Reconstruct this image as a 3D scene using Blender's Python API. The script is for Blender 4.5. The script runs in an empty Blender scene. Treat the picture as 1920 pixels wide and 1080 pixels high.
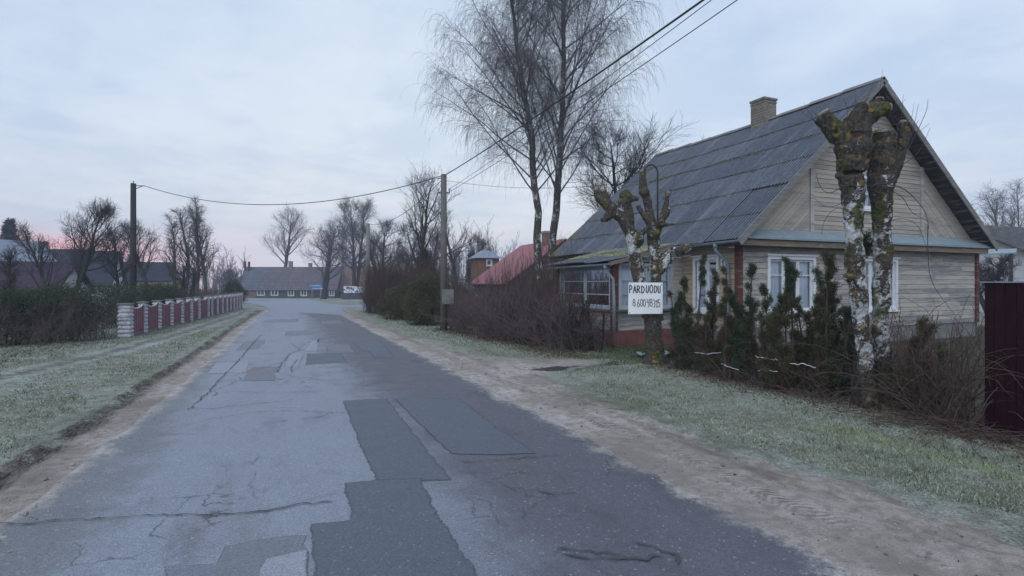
import bpy, math, random
import numpy as np
from mathutils import Matrix, Vector
S = bpy.context.scene
COL = S.collection
RAD = math.radians
SN, CS = math.sin(RAD(23.0)), math.cos(RAD(23.0))
FPX = 1024.0            # focal length in pixels of a 1920 px wide picture
CAMZ = 1.7
HOR = 530.0
rng = np.random.default_rng(11)
random.seed(5)

# ------------------------------------------------------------------ terrain
_TD = np.array([-4000, 40, 42, 44, 46, 48, 50, 54, 60, 70, 80, 90, 100, 110, 120, 140, 4000], float)
_TZ = np.array([0, 0, -0.02, -0.05, -0.09, -0.13, -0.17, -0.25, -0.37, -0.575, -0.78, -0.98, -1.13, -1.25, -1.3, -1.3, -1.3])
def smooth(a, b, x):
    t = np.clip((np.asarray(x, float) - a) / (b - a), 0, 1)
    return t * t * (3 - 2 * t)
def ter(X, Y):
    X = np.asarray(X, float); Y = np.asarray(Y, float)
    d = X * SN + Y * CS
    return np.interp(d, _TD, _TZ) - 0.95 * smooth(-8, -14, X) * (1 - smooth(60, 90, Y))
def tz(X, Y): return float(ter(X, Y))
def DL(d, l): return (d * SN + l * CS, d * CS - l * SN)     # depth, sideways offset from the photographer -> ground X, Y
def W(px, py, d):
    l = (px - 960.0) / FPX * d
    X, Y = DL(d, l)
    return Vector((X, Y, CAMZ + (HOR - py) / FPX * d))
def G(px, py):
    d = CAMZ * FPX / (py - HOR)
    for _ in range(60):
        X, Y = DL(d, (px - 960) / FPX * d)
        d = 0.5 * d + 0.5 * (CAMZ - tz(X, Y)) * FPX / (py - HOR)
    X, Y = DL(d, (px - 960) / FPX * d)
    return (X, Y)
def GD(px, d):
    return DL(d, (px - 960) / FPX * d)

# ------------------------------------------------------------------ objects
WM = {}
def tag(o, label=None, cat=None, group=None, kind=None):
    if label: o['label'] = label
    if cat: o['category'] = cat
    if group: o['group'] = group
    if kind: o['kind'] = kind
    return o
def thing(name, label, cat, loc=(0, 0, 0), rz=0.0, group=None):
    o = bpy.data.objects.new(name, None); COL.objects.link(o)
    o.empty_display_size = 0.2
    o.location = loc; o.rotation_euler = (0, 0, rz)
    WM[o.name] = Matrix.Translation(loc) @ Matrix.Rotation(rz, 4, 'Z')
    return tag(o, label, cat, group)
def copy_tree(o, parent=None):
    c = o.copy(); COL.objects.link(c)
    if parent: c.parent = parent
    for ch in list(o.children): copy_tree(ch, c)
    return c

class MB:
    """collects vertices and faces; build() links them as one mesh object"""
    def __init__(s): s.v = []; s.f = []; s.n = 0; s.attr = {}
    def add(s, verts, faces):
        verts = np.asarray(verts, float).reshape(-1, 3); faces = np.asarray(faces, int)
        s.v.append(verts); s.f.append(faces + s.n); s.n += len(verts)
    def addl(s, verts, faces):                       # faces of mixed size
        verts = np.asarray(verts, float).reshape(-1, 3)
        s.v.append(verts)
        for f in faces: s.f.append(np.asarray([f], int) + s.n)
        s.n += len(verts)
    def box(s, c, size, rz=0.0, M=None):
        x, y, z = [k / 2 for k in size]
        p = np.array([[-x,-y,-z],[x,-y,-z],[x,y,-z],[-x,y,-z],[-x,-y,z],[x,-y,z],[x,y,z],[-x,y,z]])
        if rz:
            c_, s_ = math.cos(rz), math.sin(rz)
            p = p @ np.array([[c_, s_, 0], [-s_, c_, 0], [0, 0, 1]])
        p = p + np.asarray(c, float)
        s.add(p, BOXF)
    def hexa(s, p8): s.add(p8, BOXF)
    def slab(s, quad, t):
        """quad of four points thickened along its normal by t (downwards/backwards)"""
        q = np.asarray(quad, float); n = np.cross(q[1] - q[0], q[3] - q[0]); n = n / np.linalg.norm(n)
        s.add(np.vstack([q - n * t, q]), BOXF)
    def bar(s, a, b, w, h=None, up=(0, 0, 1)):
        a = np.asarray(a, float); b = np.asarray(b, float); h = h or w
        t = b - a; t /= np.linalg.norm(t)
        u = np.cross(t, up)
        if np.linalg.norm(u) < 1e-4: u = np.cross(t, (1, 0, 0))
        u /= np.linalg.norm(u); v = np.cross(u, t)
        u = u * w / 2; v = v * h / 2
        s.add([a-u-v, a+u-v, a+u+v, a-u+v, b-u-v, b+u-v, b+u+v, b-u+v], BOXF)
    def tube(s, pts, r, k=8, cap=True):
        P = np.asarray(pts, float)[None]; R = np.broadcast_to(np.asarray(r, float), (P.shape[1],))[None]
        s.tubes(P, R, k, cap)
    def tubes(s, P, R, k=3, cap=False):
        m, n, _ = P.shape
        if m == 0: return
        T = np.gradient(P, axis=1); T /= np.linalg.norm(T, axis=2, keepdims=True) + 1e-9
        ref = np.where(np.abs(T[:, :1, 2:3]) > 0.9, np.array([1., 0, 0]), np.array([0, 0, 1.]))
        ref = np.broadcast_to(ref, T.shape)
        U = np.cross(T, ref); U /= np.linalg.norm(U, axis=2, keepdims=True) + 1e-9
        V = np.cross(T, U)
        a = np.arange(k) * 2 * math.pi / k
        ring = U[:, :, None, :] * np.cos(a)[None, None, :, None] + V[:, :, None, :] * np.sin(a)[None, None, :, None]
        verts = P[:, :, None, :] + ring * R[:, :, None, None]
        idx = np.arange(m * n * k).reshape(m, n, k)
        nx = np.roll(idx, -1, axis=2)
        f = np.stack([idx[:, :-1], nx[:, :-1], nx[:, 1:], idx[:, 1:]], axis=-1).reshape(-1, 4)
        base = s.n
        s.add(verts.reshape(-1, 3), f)
        if cap:
            s.f.append(idx[:, 0, ::-1].reshape(m, k) + base); s.f.append(idx[:, -1].reshape(m, k) + base)
    def leaves(s, P, D, L, Wd, r=None, tri=False):
        m = len(P); r = r or rng
        D = D / (np.linalg.norm(D, axis=1, keepdims=True) + 1e-9)
        sd = np.cross(D, r.normal(size=(m, 3))); sd /= np.linalg.norm(sd, axis=1, keepdims=True) + 1e-9
        L = np.broadcast_to(L, (m,))[:, None]; Wd = np.broadcast_to(Wd, (m,))[:, None]
        if tri:
            v = np.stack([P - sd * Wd * .5, P + sd * Wd * .5, P + D * L], 1)
            s.add(v.reshape(-1, 3), np.arange(m * 3).reshape(m, 3))
        else:
            v = np.stack([P, P + D * L * .5 + sd * Wd * .5, P + D * L, P + D * L * .5 - sd * Wd * .5], 1)
            s.add(v.reshape(-1, 3), np.arange(m * 4).reshape(m, 4))
    def domes(s, C, R, Hh, r=None):
        """small uneven six-sided mounds"""
        m = len(C); r = r or rng; k = 6
        a = np.arange(k) * 2 * math.pi / k
        ring = np.stack([np.cos(a), np.sin(a), 0 * a], 1)[None] * (R[:, None, None] * r.uniform(.6, 1.3, (m, k, 1)))
        top = np.zeros((m, 1, 3)); top[:, 0, 2] = Hh
        mid = ring * 0.65; mid = mid + np.array([0, 0, 1.]) * (Hh * .75)[:, None, None]
        v = np.concatenate([ring, mid, top], 1) + C[:, None, :]
        fr = [[i, (i + 1) % k, k + (i + 1) % k, k + i] for i in range(k)]
        ft = [[k + i, k + (i + 1) % k, 2 * k] for i in range(k)]
        off = (np.arange(m) * (2 * k + 1))[:, None, None]
        base = s.n
        s.add(v.reshape(-1, 3), (np.array(fr)[None] + off).reshape(-1, 4))
        s.f.append((np.array(ft)[None] + off).reshape(-1, 3) + base)
    def build(s, name, mat, parent=None, smooth_=False):
        v = np.vstack(s.v) if s.v else np.zeros((0, 3))
        wm = None
        if parent is not None:
            wm = WM[parent.name]
            inv = np.array(wm.inverted())
            v = v @ inv[:3, :3].T + inv[:3, 3]
        me = bpy.data.meshes.new(name)
        me.vertices.add(len(v)); me.vertices.foreach_set('co', v.astype(np.float32).ravel())
        idx = np.concatenate([f.ravel() for f in s.f]); cnt = np.concatenate([np.full(len(f), f.shape[1]) for f in s.f])
        me.loops.add(len(idx)); me.loops.foreach_set('vertex_index', idx.astype(np.int32))
        me.polygons.add(len(cnt))
        st = np.concatenate([[0], np.cumsum(cnt)[:-1]]).astype(np.int32)
        me.polygons.foreach_set('loop_start', st)
        me.polygons.foreach_set('use_smooth', np.full(len(cnt), bool(smooth_)))
        me.update(calc_edges=True)
        for k, a in s.attr.items():
            at = me.attributes.new(k, 'FLOAT', 'POINT'); at.data.foreach_set('value', np.asarray(a, np.float32))
        me.materials.append(mat)
        o = bpy.data.objects.new(name, me); COL.objects.link(o)
        if parent is not None:
            o.parent = parent; WM[o.name] = wm
        else: WM[o.name] = Matrix.Identity(4)
        return o
BOXF = np.array([[0,3,2,1],[4,5,6,7],[0,1,5,4],[1,2,6,5],[2,3,7,6],[3,0,4,7]])

# ------------------------------------------------------------------ materials
class NT:
    def __init__(s, name):
        s.m = bpy.data.materials.new(name); s.m.use_nodes = True
        s.t = s.m.node_tree; s.t.nodes.clear()
        s.out = s.t.nodes.new('ShaderNodeOutputMaterial')
        s._pos = None
    def n(s, t, **kw):
        nd = s.t.nodes.new('ShaderNode' + t)
        for k, v in kw.items(): setattr(nd, k, v)
        return nd
    def put(s, sock, v):
        if isinstance(v, bpy.types.NodeSocket): s.t.links.new(v, sock)
        elif isinstance(v, (tuple, list)) and len(v) == 3 and sock.type == 'RGBA': sock.default_value = (*v, 1)
        else: sock.default_value = v
    def obj(s):
        if s._pos is None: s._pos = s.n('TexCoord').outputs['Object']
        return s._pos
    def wpos(s): return s.n('NewGeometry').outputs['Position']
    def mapv(s, scale=(1, 1, 1), rot=(0, 0, 0), loc=(0, 0, 0), vec=None):
        m = s.n('Mapping'); s.put(m.inputs['Vector'], vec or s.obj())
        m.inputs['Scale'].default_value = scale; m.inputs['Rotation'].default_value = rot; m.inputs['Location'].default_value = loc
        return m.outputs[0]
    def noise(s, scale, detail=4, rough=.55, vec=None, dist=0):
        nd = s.n('TexNoise'); s.put(nd.inputs['Vector'], vec or s.obj())
        nd.inputs['Scale'].default_value = scale; nd.inputs['Detail'].default_value = detail
        nd.inputs['Roughness'].default_value = rough; nd.inputs['Distortion'].default_value = dist
        return nd.outputs['Fac']
    def voro(s, scale, feature='F1', vec=None, out='Distance', rnd=1):
        nd = s.n('TexVoronoi', feature=feature); s.put(nd.inputs['Vector'], vec or s.obj())
        nd.inputs['Scale'].default_value = scale; nd.inputs['Randomness'].default_value = rnd
        return nd.outputs[out]
    def ramp(s, fac, stops, interp='LINEAR'):
        nd = s.n('ValToRGB'); s.put(nd.inputs[0], fac); cr = nd.color_ramp; cr.interpolation = interp
        while len(cr.elements) < len(stops): cr.elements.new(0.5)
        for e, (p, c) in zip(cr.elements, stops):
            e.position = p; e.color = (c, c, c, 1) if not isinstance(c, tuple) else (*c, 1)
        return nd.outputs[0]
    def mix(s, f, a, b, blend='MIX'):
        nd = s.n('Mix', data_type='RGBA', blend_type=blend)
        s.put(nd.inputs[0], f); s.put(nd.inputs[6], a); s.put(nd.inputs[7], b)
        return nd.outputs[2]
    def math(s, op, a, b=0.0, c=None, clamp=False):
        nd = s.n('Math', operation=op, use_clamp=clamp); s.put(nd.inputs[0], a); s.put(nd.inputs[1], b)
        if c is not None: s.put(nd.inputs[2], c)
        return nd.outputs[0]
    def mr(s, v, a, b, c=0.0, d=1.0):
        nd = s.n('MapRange'); nd.interpolation_type = 'SMOOTHSTEP'
        s.put(nd.inputs[0], v)
        for i, k in zip((1, 2, 3, 4), (a, b, c, d)): nd.inputs[i].default_value = k
        return nd.outputs[0]
    def sep(s, vec):
        nd = s.n('SeparateXYZ'); s.put(nd.inputs[0], vec); return nd.outputs
    def island(s): return s.n('NewGeometry').outputs['Random Per Island']
    def attr(s, name): return s.n('Attribute', attribute_name=name).outputs['Fac']
    def bump(s, h, strength=.4, dist=.02, normal=None):
        nd = s.n('Bump'); s.put(nd.inputs['Height'], h); nd.inputs['Strength'].default_value = strength; nd.inputs['Distance'].default_value = dist
        if normal: s.put(nd.inputs['Normal'], normal)
        return nd.outputs[0]
    def bsdf(s, color, rough=.8, normal=None, spec=.3, metal=0.0, **kw):
        p = s.n('BsdfPrincipled')
        s.put(p.inputs['Base Color'], color); s.put(p.inputs['Roughness'], rough)
        p.inputs['Specular IOR Level'].default_value = spec; p.inputs['Metallic'].default_value = metal
        for k, v in kw.items(): s.put(p.inputs[k], v)
        if normal: s.put(p.inputs['Normal'], normal)
        s.t.links.new(p.outputs[0], s.out.inputs[0])
        return s.m

MATS = {}
def simple(name, col, rough=.75, var=.25, scale=6, bump=.2, spec=.3, metal=0., bdist=.01):
    t = NT(name)
    nz = t.noise(scale, 5, .6); nf = t.noise(scale * 7, 4, .6)
    c = t.mix(t.math('MULTIPLY', t.ramp(nz, [(.3, 0.), (.7, 1.)]), 1.0), tuple(k * (1 - var) for k in col), tuple(min(1, k * (1 + var)) for k in col))
    c = t.mix(.35, c, t.mix(nf, tuple(k * .7 for k in col), tuple(min(1, k * 1.3) for k in col)))
    MATS[name] = t.bsdf(c, rough, t.bump(nf, bump, bdist), spec, metal)
    return MATS[name]

def leafmat(name, cols, rough=.85, trans=False):
    """per-leaf colour spread through the given colours"""
    t = NT(name)
    isl = t.island()
    n = len(cols)
    c = t.ramp(isl, [((i + .5) / n, k) for i, k in enumerate(cols)])
    big = t.noise(1.3, 3, .6)
    c = t.mix(t.ramp(big, [(.35, 0.), (.65, .5)]), c, t.mix(1, c, (.62, .66, .6), 'MULTIPLY'))
    MATS[name] = t.bsdf(c, rough, None, .15)
    return MATS[name]

# ---- colour fields shared by the ground sheets (world position based, so that the sheets meet without a seam)
def grass_col(t, P):
    a = t.noise(.55, 4, .6, P); b = t.noise(5, 5, .65, P); c = t.noise(45, 3, .7, P)
    frost = t.math('ADD', t.math('MULTIPLY', a, .55), t.math('MULTIPLY', b, .5))
    col = t.ramp(frost, [(.36, (.115, .130, .095)), (.47, (.225, .243, .200)), (.56, (.335, .360, .325)), (.70, (.440, .465, .445))])
    col = t.mix(t.ramp(c, [(.35, .75), (.62, 0.)]), col, (.055, .056, .036))
    straw = t.noise(1.7, 5, .7, t.mapv((1, 1, 1), loc=(9, 4, 0), vec=P))
    return t.mix(t.ramp(straw, [(.52, 0.), (.72, .65)]), col, (.20, .175, .115)), b, c
def dirt_col(t, P):
    a = t.noise(.8, 5, .6, P); b = t.noise(9, 5, .65, P); c = t.noise(90, 3, .7, P)
    col = t.ramp(a, [(.36, (.275, .240, .220)), (.5, (.425, .385, .360)), (.64, (.530, .490, .465))])
    col = t.mix(t.ramp(b, [(.38, .75), (.56, 0.)]), col, (.240, .205, .185))
    col = t.mix(t.ramp(c, [(.42, .45), (.6, 0.)]), col, (.19, .16, .145))
    return col, b, c

def mk_ground():
    t = NT('frosty_ground'); P = t.wpos()
    col, b, c = grass_col(t, P)
    soil = t.noise(2.3, 5, .7, t.mapv((1, 1, 1), loc=(3, 8, 0), vec=P))
    col = t.mix(t.ramp(soil, [(.55, 0.), (.68, .7)]), col, (.075, .060, .048))
    X, Y, Z = t.sep(P)
    # worn sandy mouth of the drive and dark damp soil under the garden shrubs
    wob = t.math('MULTIPLY_ADD', t.noise(1.2, 4, .6, P), 1.2, -.6)
    under = t.mr(t.math('ADD', X, wob), 6.9, 7.6)
    col = t.mix(t.math('MULTIPLY', under, t.mr(Y, 13.5, 12.0)), col, t.mix(b, (.035, .028, .022), (.085, .085, .06)))
    # mossy strip
    d1 = t.math('ABSOLUTE', t.math('SUBTRACT', t.math('ADD', X, t.math('MULTIPLY', wob, .5)), 5.95))
    ms = t.math('MULTIPLY', t.mr(d1, .34, .06), t.math('MULTIPLY', t.mr(Y, 4.9, 4.2), t.mr(Y, 1.9, 2.4)))
    col = t.mix(t.math('MULTIPLY', ms, t.ramp(b, [(.38, 0.), (.55, .9)])), col, (.205, .260, .095))
    h = t.math('ADD', t.math('MULTIPLY', b, .6), t.math('MULTIPLY', c, .5))
    MATS['ground'] = t.bsdf(col, .95, t.bump(h, .8, .05), .1)
mk_ground()

def mk_dirt(name, side):
    t = NT(name); P = t.wpos()
    col, b, c = dirt_col(t, P)
    X, Y, Z = t.sep(P)
    hh = t.math('ADD', t.math('MULTIPLY', b, .5), t.math('MULTIPLY', c, .5))
    gc, _, _ = grass_col(t, P)
    e = t.attr('edge')
    en = t.math('ADD', e, t.math('MULTIPLY_ADD', t.noise(3.5, 5, .7, P), 1.5, -.75))
    en = t.math('ADD', en, t.math('MULTIPLY_ADD', t.noise(30, 3, .7, P), .8, -.4))
    g = t.mr(en, .55, .25)
    if side == 'left':
        ew = t.math('ADD', e, t.math('MULTIPLY_ADD', t.noise(.9, 4, .65, P), .30, -.15))
        wet = t.math('ABSOLUTE', t.math('SUBTRACT', ew, .42))
        col = t.mix(t.mr(wet, .24, .06, 0., .85), col, (.105, .086, .078))
        scr = t.noise(14, 4, .7, t.mapv((3, .6, 1), vec=P))
        col = t.mix(t.math('MULTIPLY', t.ramp(scr, [(.47, 0.), (.56, .85)]), t.mr(wet, .26, .10)), col, (.040, .033, .030))
    else:
        # a tyre print along the shoulder
        off = t.math('ADD', X, t.math('MULTIPLY_ADD', t.noise(.35, 2, .5, P), .3, -.15))
        tr = t.mr(t.math('ABSOLUTE', t.math('SUBTRACT', off, 3.56)), .13, .09)
        saw = t.math('ADD', t.math('MULTIPLY', Y, 92.0), t.math('MULTIPLY', t.math('ABSOLUTE', t.math('SUBTRACT', off, 3.56)), 70.0))
        trd = t.math('SINE', t.math('ADD', saw, t.math('MULTIPLY', t.noise(3, 3, .6, P), 5.0)))
        trd = t.math('MULTIPLY', t.math('MULTIPLY', trd, tr), t.ramp(t.noise(.8, 4, .6, P), [(.42, 0.), (.58, 1.)]))
        hh = t.math('ADD', hh, t.math('MULTIPLY', trd, .42))
        col = t.mix(t.mr(trd, -.1, -.8, 0., .38), col, (.13, .105, .092))
        for (rc, rw) in ((3.95, .16), (4.35, .10)):
            rx = t.mr(t.math('ABSOLUTE', t.math('SUBTRACT', off, rc)), rw, rw * .3)
            rx = t.math('MULTIPLY', rx, t.ramp(t.noise(1.6, 5, .7, t.mapv((1.5, .6, 1), loc=(rc, 0, 0), vec=P)), [(.46, 0.), (.60, .75)]))
            col = t.mix(rx, col, (.185, .155, .138)); hh = t.math('SUBTRACT', hh, t.math('MULTIPLY', rx, .4))
        # dark wet patch at the mouth of the drive
        dx = t.math('MULTIPLY', t.math('SUBTRACT', X, 5.0), 1.0); dy = t.math('MULTIPLY', t.math('SUBTRACT', Y, 9.55), 1.9)
        rr = t.math('SQRT', t.math('ADD', t.math('MULTIPLY', dx, dx), t.math('MULTIPLY', dy, dy)))
        rr = t.math('ADD', rr, t.math('MULTIPLY_ADD', t.noise(2.6, 5, .65, P), 1.2, -.6))
        col = t.mix(t.mr(rr, .62, .40, 0., .92), col, (.030, .028, .030))
    col = t.mix(t.mr(en, 1.35, .35, 0., .55), col, t.mix(1, col, (.72, .69, .65), 'MULTIPLY'))     # darker soil towards the grass
    col = t.mix(g, col, gc)
    MATS[name] = t.bsdf(col, .95, t.bump(hh, .9, .04), .12)
mk_dirt('dirt_right', 'right'); mk_dirt('dirt_left', 'left')

def mk_path():
    t = NT('path_gravel'); P = t.wpos()
    n1 = t.noise(1.2, 5, .6, P); n2 = t.noise(60, 3, .7, P)
    col = t.mix(n1, (.085, .082, .09), (.15, .142, .145))
    col = t.mix(t.ramp(n2, [(.4, .6), (.6, 0.)]), col, (.05, .048, .05))
    gc, _, _ = grass_col(t, P)
    en = t.math('ADD', t.attr('edge'), t.math('MULTIPLY_ADD', t.noise(4, 5, .7, P), 1.6, -.8))
    col = t.mix(t.mr(en, .5, .2), col, gc)
    MATS['path'] = t.bsdf(col, .9, t.bump(n2, .5, .01), .2)
mk_path()

def asphalt(name, base, agg, dust=True, patch=False, lanes=True, edge=False):
    t = NT(name); P = t.wpos(); X, Y, Z = t.sep(P)
    n1 = t.noise(.45, 5, .6, P); n2 = t.noise(2.2, 6, .65, P)
    v = t.voro(150, 'F1', P, 'Color'); vd = t.voro(150, 'F1', P, 'Distance')
    fine = t.sep(v)[0]
    big = t.sep(t.voro(75, 'F1', P, 'Color'))[1]
    col = base if isinstance(base, tuple) else base
    if lanes:
        wob = t.math('MULTIPLY_ADD', n2, 1.1, -.55)
        wob2 = t.math('MULTIPLY_ADD', n1, 1.0, -.5)
        Xw = t.math('ADD', X, t.math('ADD', wob, wob2))
        m = t.mr(Xw, .75, 1.75)                      # browner, polished lane beside the shoulder
        col = t.mix(m, base, (.098, .096, .118))
        l2 = t.mr(Xw, -.95, -1.45)                    # damp lane edge
        col = t.mix(t.math('MULTIPLY', l2, .85), col, (.135, .137, .15))
        st = t.ramp(t.noise(.9, 5, .7, t.mapv((1, .35, 1), loc=(2, 2, 0), vec=P)), [(.55, 0.), (.70, 1.)])
        col = t.mix(t.math('MULTIPLY', st, .45), col, (.115, .098, .105))
        for (wc, ww) in ((-.45, .30), (1.05, .28), (2.2, .3)):     # polished wheel tracks
            wt = t.mr(t.math('ABSOLUTE', t.math('SUBTRACT', t.math('ADD', X, t.math('MULTIPLY', wob2, .35)), wc)), ww, ww * .3)
            col = t.mix(t.math('MULTIPLY', wt, t.ramp(t.noise(.6, 4, .65, t.mapv((1, .3, 1), loc=(5, 1, 0), vec=P)), [(.42, 0.), (.62, .38)])), col, t.mix(1, col, (.70, .69, .71), 'MULTIPLY'))
        wv = t.n('VectorMath', operation='ADD'); nv = t.n('TexNoise'); t.put(nv.inputs['Vector'], P); nv.inputs['Scale'].default_value = 2.2; nv.inputs['Detail'].default_value = 5
        sv = t.n('VectorMath', operation='SCALE'); t.put(sv.inputs[0], nv.outputs['Color']); sv.inputs['Scale'].default_value = .55; t.put(wv.inputs[0], P); t.put(wv.inputs[1], sv.outputs[0])
        for (cs, cw, lo) in ((.55, .010, .50), (1.9, .016, .56)):     # hairline cracks
            ck = t.mr(t.voro(cs, 'DISTANCE_TO_EDGE', t.mapv((1, .7, 1), vec=wv.outputs[0])), cw * (1 if cs < 1 else 1.3), cw * .2)
            ck = t.math('MULTIPLY', ck, t.ramp(t.noise(.35 if cs < 1 else .6, 4, .6, t.mapv((1, 1, 1), loc=(cs, 4, 1), vec=P)), [(lo, 0.), (lo + .06, .8)]))
            col = t.mix(ck, col, (.055, .053, .060))
        blot = t.noise(1.1, 6, .72, t.mapv((1.6, .8, 1), loc=(6, 3, 0), vec=P))
        col = t.mix(t.ramp(blot, [(.54, 0.), (.66, .5)]), col, t.mix(1, col, (.60, .58, .60), 'MULTIPLY'))
        col = t.mix(t.ramp(blot, [(.34, .35), (.44, 0.)]), col, t.mix(1, col, (1.22, 1.21, 1.2), 'MULTIPLY'))
    col = t.mix(t.ramp(n2, [(.35, .4), (.65, 0.)]), col, t.mix(1, col, (.72, .72, .73), 'MULTIPLY'))
    col = t.mix(t.ramp(fine, [(.0, .62), (.45, 0.)]), col, t.mix(1, col, (.38, .38, .40), 'MULTIPLY'))
    col = t.mix(t.ramp(fine, [(.70, 0.), (1.0, agg * .75)]), col, t.mix(1, col, (1.9, 1.9, 1.9), 'MULTIPLY'))
    col = t.mix(t.ramp(big, [(.980, 0.), (.988, .3 if patch else .45)], 'CONSTANT'), col, (.40, .37, .36))
    if edge:
        dc, _, _ = dirt_col(t, P)
        e = t.math('ADD', t.attr('edge'), t.math('MULTIPLY_ADD', t.noise(2.5, 6, .7, P), .9, -.45))
        e = t.math('ADD', e, t.math('MULTIPLY_ADD', t.noise(22, 4, .7, P), .4, -.2))
        col = t.mix(t.mr(e, .20, -.08, 0., .97), col, dc)
    rough = t.ramp(n2, [(.3, .50), (.7, .70)])
    bm_ = t.bump(t.math('ADD', fine, t.math('MULTIPLY', vd, .5)), .4, .005)
    if patch:                                             # crumbling rim
        e = t.math('ADD', t.attr('edge'), t.math('ADD', t.math('MULTIPLY_ADD', t.noise(16, 5, .75, P), 1.1, -.55), t.math('MULTIPLY_ADD', t.noise(1.5, 3, .6, P), .8, -.4)))
        rim = t.mr(e, .25, .75)
        col = t.mix(rim, t.mix(1, col, (.82, .80, .80), 'MULTIPLY'), col)
        return t.bsdf(col, rough, bm_, .45, Alpha=t.mr(e, .12, .42))
    return t.bsdf(col, rough, bm_, .45)
MATS['asphalt'] = asphalt('old_asphalt', (.208, .228, .276), .55, edge=True)
MATS['asphalt_far'] = asphalt('far_asphalt', (.205, .226, .278), .4, lanes=False)
MATS['patch_dark'] = asphalt('dark_patch', (.088, .100, .130), .6, lanes=False, patch=True)
MATS['patch_mid'] = asphalt('mid_patch', (.150, .162, .195), .4, lanes=False, patch=True)
MATS['patch_brown'] = asphalt('brown_patch', (.150, .150, .172), .35, lanes=False, patch=True)
MATS['patch_light'] = asphalt('light_patch', (.245, .26, .30), .35, lanes=False, patch=True)
simple('crack', (.062, .060, .066), .95, .3, 8, .2)
simple('chalk', (.36, .37, .40), .9, .3, 30, .1)

def mk_boards(name, cA, cB, wear, stain=(.10, .098, .098)):
    t = NT(name)
    isl = t.island(); P = t.obj()
    col = t.mix(isl, cA, cB)
    g = t.noise(4, 6, .65, t.mapv((.35, .35, 7)))
    g2 = t.noise(2.0, 5, .7, t.mapv((.5, .5, 2.2), loc=(1, 3, 2)))
    wn = t.math('ADD', t.math('MULTIPLY', g, .55), t.math('MULTIPLY', g2, .55))
    wn = t.math('ADD', wn, t.math('MULTIPLY_ADD', isl, .12, -.06))
    col = t.mix(t.ramp(wn, [(.50, 0.), (.64, wear)]), col, stain)
    col = t.mix(t.ramp(t.noise(3, 4, .6, t.mapv((.6, .6, 5), loc=(7, 1, 4))), [(.55, 0.), (.75, .55)]), col, (.40, .36, .30))
    fine = t.noise(30, 3, .6, t.mapv((.3, .3, 6)))
    col = t.mix(t.ramp(fine, [(.35, .3), (.6, 0.)]), col, t.mix(1, col, (.6, .58, .55), 'MULTIPLY'))
    MATS[name] = t.bsdf(col, .85, t.bump(t.math('ADD', fine, wn), .35, .006), .2)
mk_boards('boards_cream', (.425, .392, .352), (.345, .322, .296), .85, (.165, .17, .185))
mk_boards('boards_side', (.440, .350, .255), (.350, .280, .205), .6, (.20, .17, .15))
mk_boards('boards_gable', (.410, .368, .312), (.352, .322, .280), .6, (.20, .195, .185))
mk_boards('boards_dark', (.060, .056, .058), (.035, .034, .038), .4, (.10, .10, .105))
mk_boards('trim_pale', (.46, .44, .42), (.40, .38, .36), .5)
mk_boards('verge_grey', (.235, .225, .215), (.19, .18, .175), .6)
mk_boards('trim_tan', (.235, .175, .125), (.20, .15, .11), .5)
mk_boards('trim_red', (.125, .036, .030), (.10, .030, .027), .6, (.08, .05, .045))
mk_boards('tower_wood', (.20, .10, .05), (.15, .075, .04), .4)
mk_boards('far_boards', (.050, .046, .052), (.070, .062, .064), .5, (.035, .034, .04))
simple('plinth_red', (.150, .058, .053), .9, .4, 5, .4)
simple('white_paint', (.62, .63, .66), .6, .15, 12, .1)
simple('frame_grey', (.34, .37, .41), .6, .15, 12, .1)
simple('metal_blue', (.185, .235, .27), .5, .2, 4, .1, .4)
simple('gutter_grey', (.21, .24, .275), .45, .2, 6, .1, .4)
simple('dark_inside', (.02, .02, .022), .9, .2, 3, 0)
simple('plaster_yellow', (.34, .29, .18), .9, .2, 2, .2)
simple('plaster_pale', (.46, .46, .48), .9, .15, 2, .2)
simple('concrete', (.165, .16, .155), .9, .3, 5, .5)
simple('concrete_wood', (.115, .105, .10), .9, .35, 5, .5)
simple('insulator', (.35, .34, .34), .4, .1, 5, 0)
simple('wire', (.028, .028, .032), .6, .1, 5, 0)
simple('iron', (.035, .028, .03), .6, .3, 9, .2)
simple('roof_purple', (.042, .032, .050), .95, .3, 3, .3, .08)
simple('roof_navy', (.032, .036, .052), .95, .25, 3, .3, .08)
simple('roof_paleblue', (.20, .22, .28), .6, .2, 3, .2)
simple('roof_rust', (.13, .085, .08), .9, .3, 2, .3)
simple('sign_blue', (.03, .13, .33), .5, .1, 4, 0)
simple('sign_white', (.76, .76, .78), .6, .07, 3, .1)
simple('ink', (.012, .012, .014), .7, .05, 4, 0)
simple('box_green', (.15, .17, .15), .7, .35, 12, .2)
simple('tape_white', (.62, .64, .68), .6, .1, 5, 0)
leafmat('pebble', [(.20, .18, .17), (.30, .28, .27), (.14, .13, .13), (.38, .36, .35)])
simple('soil_litter', (.05, .032, .026), .95, .4, 6, .5)

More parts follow.
